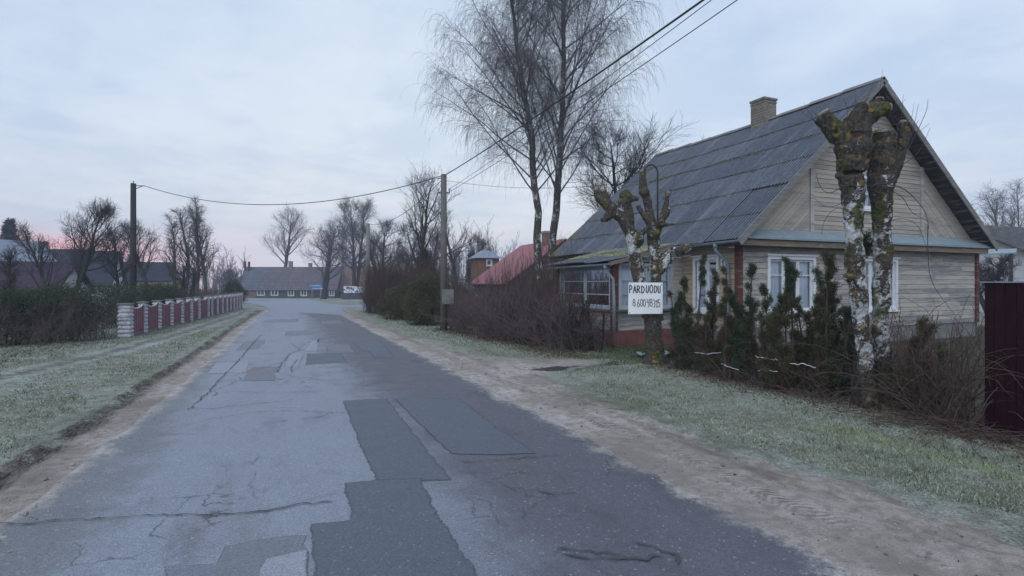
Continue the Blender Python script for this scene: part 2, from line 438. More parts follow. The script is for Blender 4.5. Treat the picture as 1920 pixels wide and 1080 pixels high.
def mk_roof_slate():
    t = NT('roof_slate'); P = t.obj()
    isl = t.island()
    n1 = t.noise(1.1, 5, .65, P); n2 = t.noise(9, 5, .65, P); n3 = t.noise(40, 3, .6, P)
    col = t.mix(n1, (.070, .082, .112), (.128, .145, .182))
    col = t.mix(.35, col, t.mix(isl, (.050, .060, .085), (.150, .162, .19)))
    col = t.mix(t.ramp(n2, [(.35, .5), (.6, 0.)]), col, (.05, .052, .064))
    col = t.mix(t.ramp(n3, [(.62, 0.), (.75, .5)]), col, (.25, .26, .28))
    rib = t.math('ADD', t.attr('rib'), t.math('MULTIPLY_ADD', n2, .7, -.35))          # shade of the valleys put into the colour so the ribs stand out
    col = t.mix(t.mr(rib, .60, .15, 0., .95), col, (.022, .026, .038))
    strk = t.noise(1.2, 4, .6, t.mapv((.25, 3, .25), loc=(3, 3, 3)))
    col = t.mix(t.ramp(strk, [(.55, 0.), (.72, .5)]), col, (.20, .205, .225))
    col = t.mix(t.ramp(strk, [(.28, .45), (.44, 0.)]), col, (.05, .052, .062))
    m = t.math('ADD', t.attr('moss'), t.math('MULTIPLY_ADD', t.noise(3.2, 6, .7, P), 1.3, -.65))
    col = t.mix(t.mr(m, .52, .75), col, t.mix(n2, (.045, .05, .018), (.135, .14, .045)))
    MATS['roof_slate'] = t.bsdf(col, .8, t.bump(n3, .3, .006), .25)
mk_roof_slate()
leafmat('moss', [(.085, .090, .032), (.125, .120, .050), (.065, .062, .028), (.19, .175, .095), (.10, .085, .05)])
leafmat('moss_pale', [(.18, .185, .095), (.23, .23, .135), (.13, .135, .06), (.29, .285, .20)])

def mk_far_roof():
    t = NT('far_roof'); P = t.obj(); X, Y, Z = t.sep(P)
    n1 = t.noise(.28, 4, .6, P); n2 = t.noise(1.6, 5, .7, P)
    rows = t.math('SINE', t.math('MULTIPLY', Z, 11.0))
    cols = t.noise(1.8, 3, .6, t.mapv((1, 1, .05)))
    m = t.mr(t.math('ADD', X, t.math('MULTIPLY_ADD', n1, 9.0, -4.5)), -7, -2)
    col = t.mix(m, (.075, .095, .135), (.105, .085, .105))
    col = t.mix(t.ramp(n2, [(.35, .7), (.65, 0.)]), col, (.065, .062, .075))
    col = t.mix(t.ramp(cols, [(.5, 0.), (.68, .45)]), col, (.19, .17, .18))
    col = t.mix(t.mr(rows, .55, .95, 0., .45), col, (.045, .043, .052))
    MATS['far_roof'] = t.bsdf(col, .85, t.bump(rows, .3, .05), .2)
mk_far_roof()
def mk_red_roof():
    t = NT('roof_red_metal'); P = t.obj(); X, Y, Z = t.sep(P)
    sm = t.math('SINE', t.math('MULTIPLY', Y, 18.0))
    n = t.noise(1.2, 5, .6, P)
    col = t.mix(n, (.22, .062, .072), (.31, .11, .115))
    col = t.mix(t.mr(sm, .8, 1., 0., .5), col, (.16, .045, .055))
    MATS['roof_red'] = t.bsdf(col, .6, t.bump(sm, .3, .03), .35)
mk_red_roof()
def mk_brick(name, a, b, mort, sc=1.0):
    t = NT(name)
    br = t.n('TexBrick'); t.put(br.inputs['Vector'], t.mapv((1, 1, 1), (RAD(90), 0, RAD(20))))
    br.inputs['Color1'].default_value = (*a, 1); br.inputs['Color2'].default_value = (*b, 1); br.inputs['Mortar'].default_value = (*mort, 1)
    br.inputs['Scale'].default_value = sc; br.inputs['Brick Width'].default_value = .25; br.inputs['Row Height'].default_value = .085; br.inputs['Mortar Size'].default_value = .012
    n = t.noise(5, 5, .65)
    col = t.mix(t.ramp(n, [(.45, 0.), (.62, .75)]), br.outputs[0], (.13, .115, .06))
    MATS[name] = t.bsdf(col, .9, t.bump(n, .4, .02), .2)
mk_brick('chimney_brick', (.20, .165, .15), (.145, .125, .118), (.24, .23, .22))
mk_brick('red_brick', (.24, .08, .065), (.20, .06, .05), (.25, .22, .2))

def mk_birch(name, white, zlo, zhi, lichen=1.0):
    """birch bark: ragged pale papery patches over dark rough bark, round ochre lichen, moss"""
    t = NT(name); P = t.obj(); X, Y, Z = t.sep(P)
    warp = t.n('VectorMath', operation='ADD'); nz = t.n('TexNoise'); t.put(nz.inputs['Vector'], P); nz.inputs['Scale'].default_value = 7; nz.inputs['Detail'].default_value = 4
    sc = t.n('VectorMath', operation='SCALE'); t.put(sc.inputs[0], nz.outputs['Color']); sc.inputs['Scale'].default_value = .22
    t.put(warp.inputs[0], P); t.put(warp.inputs[1], sc.outputs[0]); V = warp.outputs[0]
    n1 = t.noise(4.2, 7, .70, t.mapv((1, 1, .55), vec=V)); n2 = t.noise(14, 6, .75, t.mapv((.6, .6, 1.7), vec=V))
    nl = t.noise(1.5, 3, .6, t.mapv((1, 1, .8), loc=(2, 6, 3))); n5 = t.noise(60, 4, .75); nm = t.noise(26, 5, .75)
    wz = t.math('MULTIPLY', t.mr(Z, zlo - .3, zlo + .7), t.mr(Z, zhi + .9, zhi - .5))
    wf = t.math('ADD', t.math('MULTIPLY', n1, .62), t.math('ADD', t.math('MULTIPLY', n2, .38), t.math('MULTIPLY_ADD', wz, .11, white - .09)))
    wf = t.math('ADD', wf, t.math('MULTIPLY_ADD', nl, .30, -.15))
    bark = t.mix(t.ramp(nm, [(.35, 0.), (.65, 1.)]), (.020, .017, .015), (.115, .098, .086))
    wcol = t.mix(t.ramp(nm, [(.34, 0.), (.60, 1.)]), (.27, .265, .265), (.62, .62, .65))
    col = t.mix(t.mr(wf, .500, .535), bark, wcol)
    dots = t.voro(9, 'F1', t.mapv((1, 1, 1.1), vec=V)); dsel = t.sep(t.voro(9, 'F1', t.mapv((1, 1, 1.1), vec=V), 'Color'))
    ln = t.noise(2.2, 4, .6, t.mapv((1, 1, .7), loc=(4, 2, 7)))
    lm = t.math('MULTIPLY', t.mr(t.math('ADD', dots, t.math('MULTIPLY_ADD', nm, .35, -.17)), .42, .30), t.math('MULTIPLY', t.ramp(dsel[0], [(.40, 0.), (.45, 1.)]), t.ramp(ln, [(.40, 0.), (.52, 1.)])))
    col = t.mix(t.math('MULTIPLY', lm, .9 * lichen), col, t.mix(t.ramp(nm, [(.3, 0.), (.65, 1.)]), (.10, .058, .018), (.30, .195, .060)))
    mo = t.math('ADD', t.noise(3.4, 6, .7, t.mapv((1, 1, .8), loc=(8, 5, 1), vec=V)), t.math('MULTIPLY_ADD', nm, .25, -.12))
    col = t.mix(t.ramp(mo, [(.55, 0.), (.62, lichen * .9)]), col, t.mix(t.ramp(nm, [(.35, 0.), (.65, 1.)]), (.018, .026, .008), (.105, .125, .03)))
    h = t.math('ADD', t.math('MULTIPLY', n2, 1.0), t.math('ADD', t.math('MULTIPLY', nm, .6), t.math('MULTIPLY', t.mr(wf, .48, .54), .5)))
    MATS[name] = t.bsdf(col, .92, t.bump(h, 1.0, .03), .15)
mk_birch('bark_pollard', .004, .4, 2.9)
mk_birch('bark_signtree', .0, 1.3, 2.6)
mk_birch('bark_birch', -.05, 1.2, 12., .25)
simple('cut_wood', (.24, .21, .18), .9, .25, 14, .3)
def mk_bark(name, a, b):
    t = NT(name); n = t.noise(5, 5, .65, t.mapv((1, 1, .35)))
    MATS[name] = t.bsdf(t.mix(n, a, b), .95, t.bump(n, .6, .04), .1)
mk_bark('bark_dark', (.022, .020, .022), (.062, .056, .054))
mk_bark('bark_grey', (.050, .048, .052), (.105, .10, .10))
mk_bark('bark_mossy', (.035, .034, .020), (.085, .080, .045))
mk_bark('twig_dark', (.040, .036, .044), (.080, .070, .078))
mk_bark('twig_birch', (.080, .072, .086), (.15, .135, .150))
mk_bark('twig_brown', (.055, .038, .035), (.115, .080, .072))
mk_bark('twig_purple', (.060, .043, .044), (.155, .115, .112))
mk_bark('bramble', (.055, .040, .036), (.135, .098, .085))
mk_bark('far_twig', (.085, .078, .10), (.13, .12, .145))
leafmat('thuja', [(.038, .050, .024), (.070, .080, .040), (.105, .098, .052), (.055, .066, .034), (.13, .095, .060)])
leafmat('thuja_green', [(.030, .046, .026), (.062, .084, .048), (.092, .112, .062), (.042, .058, .034)])
leafmat('thuja_brown', [(.080, .054, .038), (.110, .076, .050), (.055, .050, .030), (.13, .09, .058), (.046, .054, .028)])
leafmat('hedge_dark', [(.016, .030, .016), (.032, .052, .028), (.052, .074, .038), (.078, .088, .050)])
leafmat('spruce', [(.014, .020, .020), (.024, .033, .030), (.034, .042, .038)])
leafmat('cabbage', [(.10, .17, .15), (.15, .22, .20), (.22, .28, .27)])
leafmat('dead_leaf', [(.075, .040, .028), (.11, .060, .036), (.050, .030, .024), (.16, .075, .04), (.09, .065, .05)])
leafmat('grass_frost', [(.11, .130, .080), (.17, .195, .135), (.27, .300, .24), (.37, .40, .36), (.48, .51, .49), (.33, .30, .22), (.24, .262, .21)])
leafmat('grass_straw', [(.20, .165, .105), (.28, .24, .165), (.15, .125, .085), (.34, .31, .25), (.11, .085, .06)])
leafmat('grass_green', [(.040, .066, .024), (.065, .095, .036), (.09, .12, .05), (.15, .14, .075)])

def mk_metal_sheet(name, col, spec=.4):
    t = NT(name); n = t.noise(1.5, 4, .6); n2 = t.noise(25, 3, .6)
    c = t.mix(n, tuple(k * .75 for k in col), tuple(k * 1.25 for k in col))
    MATS[name] = t.bsdf(c, t.ramp(n2, [(.3, .38), (.7, .55)]), t.bump(n, .08, .01), spec)
mk_metal_sheet('sheet_maroon', (.017, .003, .006), .12)
mk_metal_sheet('panel_maroon', (.20, .088, .118), .3)
def mk_block():
    t = NT('fence_block'); n = t.noise(9, 5, .65); isl = t.island()
    c = t.mix(isl, (.50, .50, .54), (.62, .62, .66)); c = t.mix(t.ramp(n, [(.35, .6), (.6, 0.)]), c, (.22, .22, .25))
    MATS['block'] = t.bsdf(c, .9, t.bump(n, .8, .03), .2)
mk_block()
def mk_glass():
    t = NT('window_glass')
    gl = t.n('BsdfGlossy'); gl.inputs['Roughness'].default_value = .05; gl.inputs['Color'].default_value = (.9, .93, 1, 1)
    n = t.noise(1.7, 2, .5); t.put(gl.inputs['Normal'], t.bump(n, .06, .05))
    tr = t.n('BsdfTransparent'); tr.inputs['Color'].default_value = (.90, .93, .96, 1)
    fr = t.n('Fresnel'); fr.inputs['IOR'].default_value = 1.38
    mx = t.n('MixShader'); t.put(mx.inputs[0], t.math('ADD', fr.outputs[0], .035)); t.put(mx.inputs[1], tr.outputs[0]); t.put(mx.inputs[2], gl.outputs[0])
    t.t.links.new(mx.outputs[0], t.out.inputs[0]); MATS['glass'] = t.m
mk_glass()
def mk_curtain():
    t = NT('curtain'); n = t.noise(6, 4, .6, t.mapv((3, 3, .3)))
    MATS['curtain'] = t.bsdf(t.mix(n, (.58, .62, .68), (.80, .84, .88)), .9, t.bump(n, .8, .05), .1)
mk_curtain()
def mk_banner():
    t = NT('banner')
    v = t.voro(2.1, 'F1', t.mapv((1, 1, 1.3)), 'Color')
    r = t.sep(v)[0]
    c = t.ramp(r, [(0., (.62, .64, .70)), (.42, (.70, .70, .74)), (.55, (.07, .09, .20)), (.66, (.50, .10, .07)), (.76, (.62, .63, .68)), (.88, (.10, .30, .25)), (.94, (.55, .30, .10))], 'CONSTANT')
    c = t.mix(t.ramp(t.voro(2.4, 'DISTANCE_TO_EDGE', t.mapv((1, 1, 1.4), loc=(1, 1, 1))), [(.03, 1.), (.07, 0.)]), c, (.03, .03, .06))
    MATS['banner'] = t.bsdf(c, .7, None, .2)
mk_banner()

# ------------------------------------------------------------------ camera, sky, light
cam = bpy.data.cameras.new('camera'); co = bpy.data.objects.new('camera', cam); COL.objects.link(co)
co.location = (0, 0, CAMZ); co.rotation_euler = (RAD(90), 0, RAD(-23)); cam.sensor_width = 36; cam.lens = 36 * FPX / 1920
cam.shift_y = -(540 - HOR) / 1920; cam.clip_end = 6000; cam.clip_start = .05
S.camera = co
S.view_settings.view_transform = 'Standard'; S.view_settings.look = 'None'; S.view_settings.exposure = 0.33; S.view_settings.gamma = 1
SUN_EL, SUN_AZ = RAD(48), RAD(-140)
def mk_world():
    w = bpy.data.worlds.new('World'); S.world = w; w.use_nodes = True
    t = NT.__new__(NT); t.t = w.node_tree; t.t.nodes.clear(); t._pos = None; t.m = None
    t.out = t.t.nodes.new('ShaderNodeOutputWorld')
    sky = t.n('TexSky', sky_type='NISHITA'); sky.sun_disc = False; sky.sun_elevation = SUN_EL; sky.sun_rotation = SUN_AZ
    sky.air_density = 1.0; sky.dust_density = 3.0; sky.ozone_density = 2.0
    g = t.n('TexCoord').outputs['Generated']
    X, Y, Z = t.sep(g)
    zc = t.math('MAXIMUM', Z, 0.0)
    # overcast deck: paler towards the dawn side (left), bluer to the right and up
    side = t.math('ADD', t.math('MULTIPLY', X, -.94), t.math('MULTIPLY', Y, .34))
    sd = t.mr(side, -.75, .6)
    low = t.ramp(zc, [(0.0, (.565, .570, .715)), (.05, (.600, .620, .760)), (.12, (.60, .665, .800)), (.28, (.585, .690, .850)), (.5, (.52, .635, .82)), (1., (.42, .54, .72))])
    col = t.mix(sd, t.mix(1, low, (.90, .94, .99), 'MULTIPLY'), t.mix(1, low, (.90, .93, .97), 'MULTIPLY'))
    cen = t.math('ADD', t.math('MULTIPLY', X, math.sin(RAD(17))), t.math('MULTIPLY', Y, math.cos(RAD(17))))
    col = t.mix(t.mr(cen, .78, .985, 0., 1.), col, t.mix(1, col, (1.16, 1.11, 1.03), 'MULTIPLY'))
    # cloud texture stretched along the horizon (project on a plane overhead)
    den = t.math('ADD', zc, .12)
    cv = t.n('CombineXYZ'); t.put(cv.inputs[0], t.math('DIVIDE', X, den)); t.put(cv.inputs[1], t.math('DIVIDE', Y, den)); t.put(cv.inputs[2], .0)
    c1 = t.noise(.75, 7, .58, cv.outputs[0], .4); c2 = t.noise(3.0, 6, .6, cv.outputs[0], .3)
    cl = t.math('ADD', t.math('MULTIPLY', c1, .7), t.math('MULTIPLY', c2, .3))
    col = t.mix(t.ramp(cl, [(.44, 0.), (.62, .85)]), col, t.mix(1, col, (1.24, 1.17, 1.09), 'MULTIPLY'))
    col = t.mix(t.ramp(cl, [(.36, .7), (.50, 0.)]), col, t.mix(1, col, (.86, .895, .945), 'MULTIPLY'))
    # rose light low in the sky on the dawn side
    st = t.noise(2.2, 5, .6, t.mapv((1, 1, 9), vec=g))
    def band(dx, dy, wa, z0, z1, c, amt):
        nonlocal col
        h = t.math('ADD', t.math('MULTIPLY', X, dx), t.math('MULTIPLY', Y, dy))
        a = t.mr(h, math.cos(RAD(wa)), math.cos(RAD(wa * .25)))
        zz = t.math('ADD', Z, t.math('MULTIPLY_ADD', st, .06, -.03))
        e = t.math('MULTIPLY', t.mr(zz, z0 - .025, z0 + .012), t.mr(zz, z1 + .022, z1 - .018))
        col = t.mix(t.math('MULTIPLY', t.math('MULTIPLY', a, e), amt), col, c)
    def az(px): a = math.atan((px - 960) / FPX) + RAD(23); return math.sin(a), math.cos(a)
    band(*az(110), 11, .0, .060, (1.25, .42, .40), 1.0)
    band(*az(270), 13, .0, .040, (1.05, .60, .64), .75)
    band(*az(520), 16, .01, .085, (.86, .80, .90), .6)
    band(*az(590), 6, .098, .118, (.80, .72, .76), .7)
    band(*az(880), 6, .080, .125, (.86, .76, .76), .75)
    col = t.mix(1, col, (1.01, .985, .93), 'MULTIPLY')
    mx = t.mix(.88, sky.outputs[0], t.mix(1, col, (10., 10., 10.), 'MULTIPLY'))
    bg = t.n('Background'); t.put(bg.inputs[0], mx); bg.inputs[1].default_value = .1
    t.t.links.new(bg.outputs[0], t.out.inputs[0])
mk_world()
sun = bpy.data.lights.new('sun', 'SUN'); so = bpy.data.objects.new('sun', sun); COL.objects.link(so)
sun.energy = 1.5; sun.angle = RAD(75); sun.color = (.86, .94, 1.0)
sd_ = Vector((math.cos(SUN_EL) * math.sin(SUN_AZ), math.cos(SUN_EL) * math.cos(SUN_AZ), math.sin(SUN_EL)))
so.rotation_euler = (-sd_).to_track_quat('-Z', 'Y').to_euler(); so.location = (-20, 0, 40)
# ================================================================== the ground
def vnoise(x, y, seed=0):
    """smooth value noise in 2-D"""
    x = np.asarray(x, float); y = np.asarray(y, float)
    xi = np.floor(x).astype(int); yi = np.floor(y).astype(int); fx = x - xi; fy = y - yi
    def h(a, b):
        n = (a * 374761393 + b * 668265263 + seed * 974711) & 0x7fffffff
        n = ((n ^ (n >> 13)) * 1274126177) & 0x7fffffff
        return ((n ^ (n >> 16)) & 0xffff) / 65535.0
    u = fx * fx * (3 - 2 * fx); v = fy * fy * (3 - 2 * fy)
    return (h(xi, yi) * (1 - u) + h(xi + 1, yi) * u) * (1 - v) + (h(xi, yi + 1) * (1 - u) + h(xi + 1, yi + 1) * u) * v
def fbm(x, y, oct=4, seed=0):
    s = 0; a = .5; t = 0
    for o in range(oct):
        s = s + a * vnoise(x * 2 ** o, y * 2 ** o, seed + o); t += a; a *= .55
    return s / t

def grid_mesh(name, XX, YY, ZZ, mat, edge=None, kind='structure'):
    b = MB(); r, c = XX.shape
    idx = np.arange(r * c).reshape(r, c)
    f = np.stack([idx[:-1, :-1], idx[:-1, 1:], idx[1:, 1:], idx[1:, :-1]], -1).reshape(-1, 4)
    b.add(np.stack([XX, YY, ZZ], -1).reshape(-1, 3), f)
    if edge is not None: b.attr['edge'] = edge.ravel()
    o = b.build(name, mat, None, True); tag(o, kind=kind); return o

dd = np.concatenate([[-260, -120, -60, -20], np.arange(-6, 36, 1.5), [36, 38, 40, 42, 44, 46, 48, 50, 54, 60, 65, 70, 75, 80, 85, 90, 95, 100, 110, 120, 140, 200, 260]])
ll = np.concatenate([[-260, -200, -140], np.arange(-100, -40, 5), np.arange(-40, 40.1, 1.0), np.arange(45, 101, 5), [140, 200, 260]])
D_, L_ = np.meshgrid(dd, ll, indexing='ij')
GX, GY = DL(D_, L_)
grid_mesh('ground', GX[:, ::-1], GY[:, ::-1], ter(GX, GY)[:, ::-1], MATS['ground'])

# ---- the course of the road, its shoulders and the footpath (all functions of Y, metres along the road)
def road_l(Y): return np.interp(Y, [-8, 0, 4, 8, 14, 22, 30, 36, 42], [-2.0, -1.95, -1.82, -1.62, -1.42, -1.25, -1.05, -.8, -.6])
def road_r(Y): return np.interp(Y, [-8, 2, 8, 30, 36, 42], [3.06, 3.06, 3.05, 3.02, 3.3, 3.7])
def dirt_l(Y): return road_l(Y) - np.interp(Y, [0, 10, 20, 38], [.74, .70, .62, .5])
def dirt_r(Y):
    base = np.interp(Y, [-8, 1, 2, 3, 4, 7, 8.3, 13.0, 16, 24, 38], [4.8, 4.7, 4.55, 4.4, 4.12, 4.15, 4.35, 4.1, 3.75, 3.65, 4.1])
    return base + 2.0 * np.exp(-((np.asarray(Y, float) - 10.1) / .80) ** 2)
def path_c(Y): return np.interp(Y, [-8, 8, 12.6, 15.6, 21.2, 30.9, 38], [-6.4, -5.3, -4.6, -3.85, -3.05, -2.15, -1.7])

def strip(name, fl, fr, ys, nx, zoff, mat, jit=.0, relief=None, side=None, seed=1):
    ys = np.asarray(ys, float); s = np.linspace(0, 1, nx)
    xl = fl(ys) + jit * (fbm(ys * 1.3, ys * 0 + 7, 5, seed) - .5) * 2
    xr = fr(ys) + jit * (fbm(ys * 1.3, ys * 0 + 3, 5, seed + 9) - .5) * 2
    XX = xl[:, None] + (xr - xl)[:, None] * s[None]
    YY = np.repeat(ys[:, None], nx, 1)
    e = np.minimum(XX - xl[:, None], xr[:, None] - XX)
    if side == 'left': e = XX - xl[:, None]
    if side == 'right': e = xr[:, None] - XX
    ZZ = ter(XX, YY) + zoff
    if relief is not None: ZZ = ZZ + relief(XX, YY)
    return grid_mesh(name, XX, YY, ZZ, mat, e)
def rel_right(X, Y):
    a = (fbm(X * 2.2, Y * 2.2, 4, 21) - .5) * .045 + (fbm(X * 9, Y * 7, 3, 5) - .5) * .040
    rut = -.015 * np.exp(-((X - 3.56 + .15 * (fbm(Y * .35, Y * 0, 2, 8) - .5)) / .12) ** 2)
    return np.maximum(a + rut + .012, 0) * smooth(3.05, 3.5, X)
def rel_left(X, Y):
    a = (fbm(X * 9, Y * 3.5, 4, 31) - .5) * .09
    q = X - road_l(Y)
    ridge = .05 * np.exp(-((q + .52 + .25 * (fbm(Y * .5, Y * 0 + 2, 3, 6) - .5)) / .08) ** 2)
    k = smooth(-.12, -.35, q) * (1 - smooth(-.62, -.8, q))
    return np.maximum(a + ridge + .01, 0) * k
ysd = np.concatenate([np.arange(-4, 1, .25), np.arange(1, 12, .04), np.arange(12, 20, .1), np.arange(20, 40, .4)])
strip('dirt_shoulder', lambda y: road_r(y) - .35, lambda y: dirt_r(y) + .35, ysd, 52, .005, MATS['dirt_right'], .10, rel_right, 'right')
o = strip('dirt_shoulder', lambda y: dirt_l(y) - .25, lambda y: road_l(y) + .35, ysd[ysd < 37], 40, .005, MATS['dirt_left'], .08, rel_left, 'left', seed=4)
yr = np.concatenate([np.arange(-8, 0, .5), np.arange(0, 20, .12), np.arange(20, 42.01, .3)])
strip('road', road_l, road_r, yr, 30, .010, MATS['asphalt'], .07)
strip('path', lambda y: path_c(y) - .48, lambda y: path_c(y) + .48, np.arange(-6, 37, .2), 8, .0025, MATS['path'], .08, seed=6)

# ---- junction in the distance: the road swings left in front of the long house, a side street leaves to the right
def sheet(name, poly, zoff, mat, cuts=0, kind='structure', jit=0.0, step=.25, seed=3):
    """flat sheet from an outline on the ground, edge points shaken a little"""
    P = []
    r = np.random.default_rng(seed)
    n = len(poly)
    for i in range(n):
        a = np.array(poly[i], float); b = np.array(poly[(i + 1) % n], float)
        m = max(1, int(np.linalg.norm(b - a) / step)) if jit else 1
        for k in range(m):
            p = a + (b - a) * k / m
            if jit and k: p = p + r.normal(size=2) * jit
            P.append(p)
    import bmesh
    bm = bmesh.new()
    f = bm.faces.new([bm.verts.new((p[0], p[1], 0)) for p in P])
    if f.normal.z < 0 or True:
        bm.normal_update()
        if f.normal.z < 0: f.normal_flip()
    if cuts:
        bmesh.ops.triangulate(bm, faces=bm.faces[:])
        # slice along lines of equal depth so that the sheet follows the slope
        for d in [40, 42, 44, 46, 48, 50, 54, 60, 70, 80, 90, 100, 110]:
            bmesh.ops.bisect_plane(bm, geom=bm.verts[:] + bm.edges[:] + bm.faces[:], plane_co=(d * SN, d * CS, 0), plane_no=(SN, CS, 0))
    for v in bm.verts: v.co.z = tz(v.co.x, v.co.y) + zoff
    if name == 'asphalt_patch':                            # rim marked for the ragged edge
        bm.verts.ensure_lookup_table(); ly = bm.verts.layers.float.new('edge'); outer = set(bm.verts)
        bmesh.ops.inset_region(bm, faces=bm.faces[:], thickness=.07 if max(math.dist(poly[0], q) for q in poly) > 1.9 else .03, use_even_offset=False, use_boundary=True)
        for v in bm.verts: v[ly] = 0.0 if any(e.is_boundary for e in v.link_edges) else 1.0
    me = bpy.data.meshes.new(name); bm.to_mesh(me); bm.free(); me.materials.append(mat)
    o = bpy.data.objects.new(name, me); COL.objects.link(o); return tag(o, kind=kind)
far = [(505, 579), (497, 575.5), (486, 572), (470, 569.5), (445, 567.5), (380, 566), (300, 563.5), (300, 559.6), (455, 559.8), (520, 560.2), (575, 560.6), (588, 563),
       (600, 566.5), (622, 570), (650, 572.2), (672, 572.5), (690, 570), (700, 566.0), (640, 563.0), (640, 560.8), (700, 560.6), (790, 561.2), (790, 576), (680, 577), (655, 577.5), (643, 580.5), (640, 583.5), (655, 590), (640, 591), (498, 582)]
sheet('crossroad', [G(*p) for p in far], .014, MATS['asphalt_far'], 1)
sheet('verge', [G(*p) for p in [(470, 570.5), (486, 573), (496, 576.5), (502, 579), (498, 582), (484, 588), (462, 596), (452, 592), (462, 583), (468, 577)]], .006, MATS['ground'], 1)

# ---- repairs in the asphalt
def patch(poly, mat, z=.016, jit=.006, seed=1):
    return sheet('asphalt_patch', [G(*p) for p in poly], z, MATS[mat], 0, 'structure', jit, .12, seed)
patch([(640, 753), (726, 748), (788, 826), (850, 903), (704, 911), (668, 826)], 'patch_dark', 0.0142, seed=2)
patch([(738, 749), (862, 748), (930, 800), (1008, 853), (915, 856), (846, 854), (786, 800)], 'patch_dark', 0.0147, seed=3)
patch([(642, 908), (704, 902), (792, 898), (824, 960), (862, 1022), (915, 1110), (930, 1160), (580, 1160), (580, 985), (654, 978)], 'patch_dark', 0.0152, .008, 4)
patch([(420, 1028), (490, 1014), (578, 1006), (580, 1160), (300, 1160), (306, 1066), (404, 1060)], 'patch_mid', 0.0137, .01, 6)
patch([(498, 1052), (578, 1034), (580, 1160), (470, 1160)], 'patch_light', 0.0182, .014, 7)
patch([(575, 664), (640, 663), (652, 680), (572, 685)], 'patch_dark', 0.0142, .004, 8)
patch([(658, 640), (712, 639), (742, 671), (700, 672), (690, 659), (678, 658)], 'patch_dark', 0.0142, .004, 9)
patch([(404, 682), (468, 680), (462, 700), (388, 702)], 'patch_light', 0.0142, .01, 10)
patch([(582, 640), (601, 637), (596, 660), (568, 660)], 'patch_light', 0.0142, .006, 11)
patch([(540, 664), (571, 664), (560, 690), (530, 690)], 'patch_light', 0.0137, .01, 12)
patch([(535, 622), (585, 620), (590, 628), (534, 631)], 'patch_mid', 0.0142, .006, 13)
patch([(600, 603), (636, 601), (648, 607), (600, 609)], 'patch_brown', 0.0142, .006, 14)
patch([(470, 690), (524, 688), (512, 715), (452, 716)], 'patch_brown', 0.0137, .02, 16)
patch([(462, 640), (500, 638), (486, 655), (440, 658)], 'patch_mid', 0.0137, .02, 17)
patch([(500, 600), (560, 598), (560, 604), (490, 606)], 'patch_mid', 0.0137, .02, 18)
patch([(612, 648), (655, 646), (668, 662), (610, 664)], 'patch_brown', 0.0134, .02, 19)

# ---- cracks: narrow ragged strips
def crack(px, w, seed=0, mat='crack', name='road_crack'):
    r = np.random.default_rng(seed)
    pts = [np.array(G(*p)) for p in px]; out = []
    for a, b in zip(pts[:-1], pts[1:]):
        L = np.linalg.norm(b - a); m = max(2, int(L / .05)); n = np.array([-(b - a)[1], (b - a)[0]]) / L
        for k in range(m):
            out.append(a + (b - a) * k / m + n * r.normal() * .014)
    out = np.array(out); t = np.gradient(out, axis=0); t /= np.linalg.norm(t, axis=1, keepdims=True) + 1e-9
    n = np.stack([-t[:, 1], t[:, 0]], 1); ww = w * .62 * r.uniform(.15, 1.2, len(out))[:, None] * .5; ww[0] = ww[-1] = .001
    l = out + n * ww; rr = out - n * ww
    b = MB(); m = len(out)
    z = ter(out[:, 0], out[:, 1]) + .0215
    b.add(np.vstack([np.column_stack([l, z]), np.column_stack([rr, z])]), [[i + m, i + m + 1, i + 1, i] for i in range(m - 1)])
    return tag(b.build(name, MATS[mat]), kind='structure')
for i, (p, w) in enumerate([
    ([(-20, 985), (60, 988), (105, 979), (260, 972), (420, 968), (500, 963), (560, 950), (640, 945)], .030),
    ([(500, 963), (580, 940), (645, 925)], .014),
    ([(0, 972), (60, 955), (130, 930)], .012),
    ([(350, 770), (400, 768), (470, 760), (520, 756), (560, 750)], .022),
    ([(380, 790), (480, 775), (545, 772), (640, 776)], .016),
    ([(300, 818), (400, 816)], .015),
    ([(355, 770), (390, 738), (420, 705), (445, 680), (470, 650), (490, 628)], .035),
    ([(410, 735), (480, 738), (560, 737), (610, 736)], .014),
    ([(545, 700), (548, 688), (556, 676), (572, 672)], .03),
    ([(520, 700), (530, 680), (545, 664), (570, 655)], .03),
    ([(580, 640), (560, 655), (545, 645)], .02),
    ([(455, 700), (500, 690), (530, 680)], .02),
    ([(500, 660), (560, 658), (640, 660)], .02),
    ([(560, 700), (640, 700), (700, 694)], .012),
    ([(860, 868), (940, 866), (1060, 855)], .020),
    ([(800, 912), (900, 908), (1000, 925), (1100, 930)], .012),
    ([(1010, 925), (1040, 934), (1060, 938)], .02),
    ([(1035, 1042), (1110, 1050), (1190, 1052), (1260, 1044)], .05),
    ([(1185, 1018), (1225, 1030), (1262, 1045), (1280, 1075)], .045),
    ([(1040, 1034), (1120, 1040), (1190, 1048)], .03),
    ([(480, 600), (500, 585), (515, 575)], .03),
    ([(790, 906), (846, 901)], .006)]):
    crack(p, w, i)
for i, p in enumerate([[(560, 720), (566, 712), (580, 711)], [(568, 722), (580, 728), (574, 716)], [(520, 724), (535, 715), (545, 708)]]):
    crack(p, .028, 50 + i, 'chalk', 'road_marking')

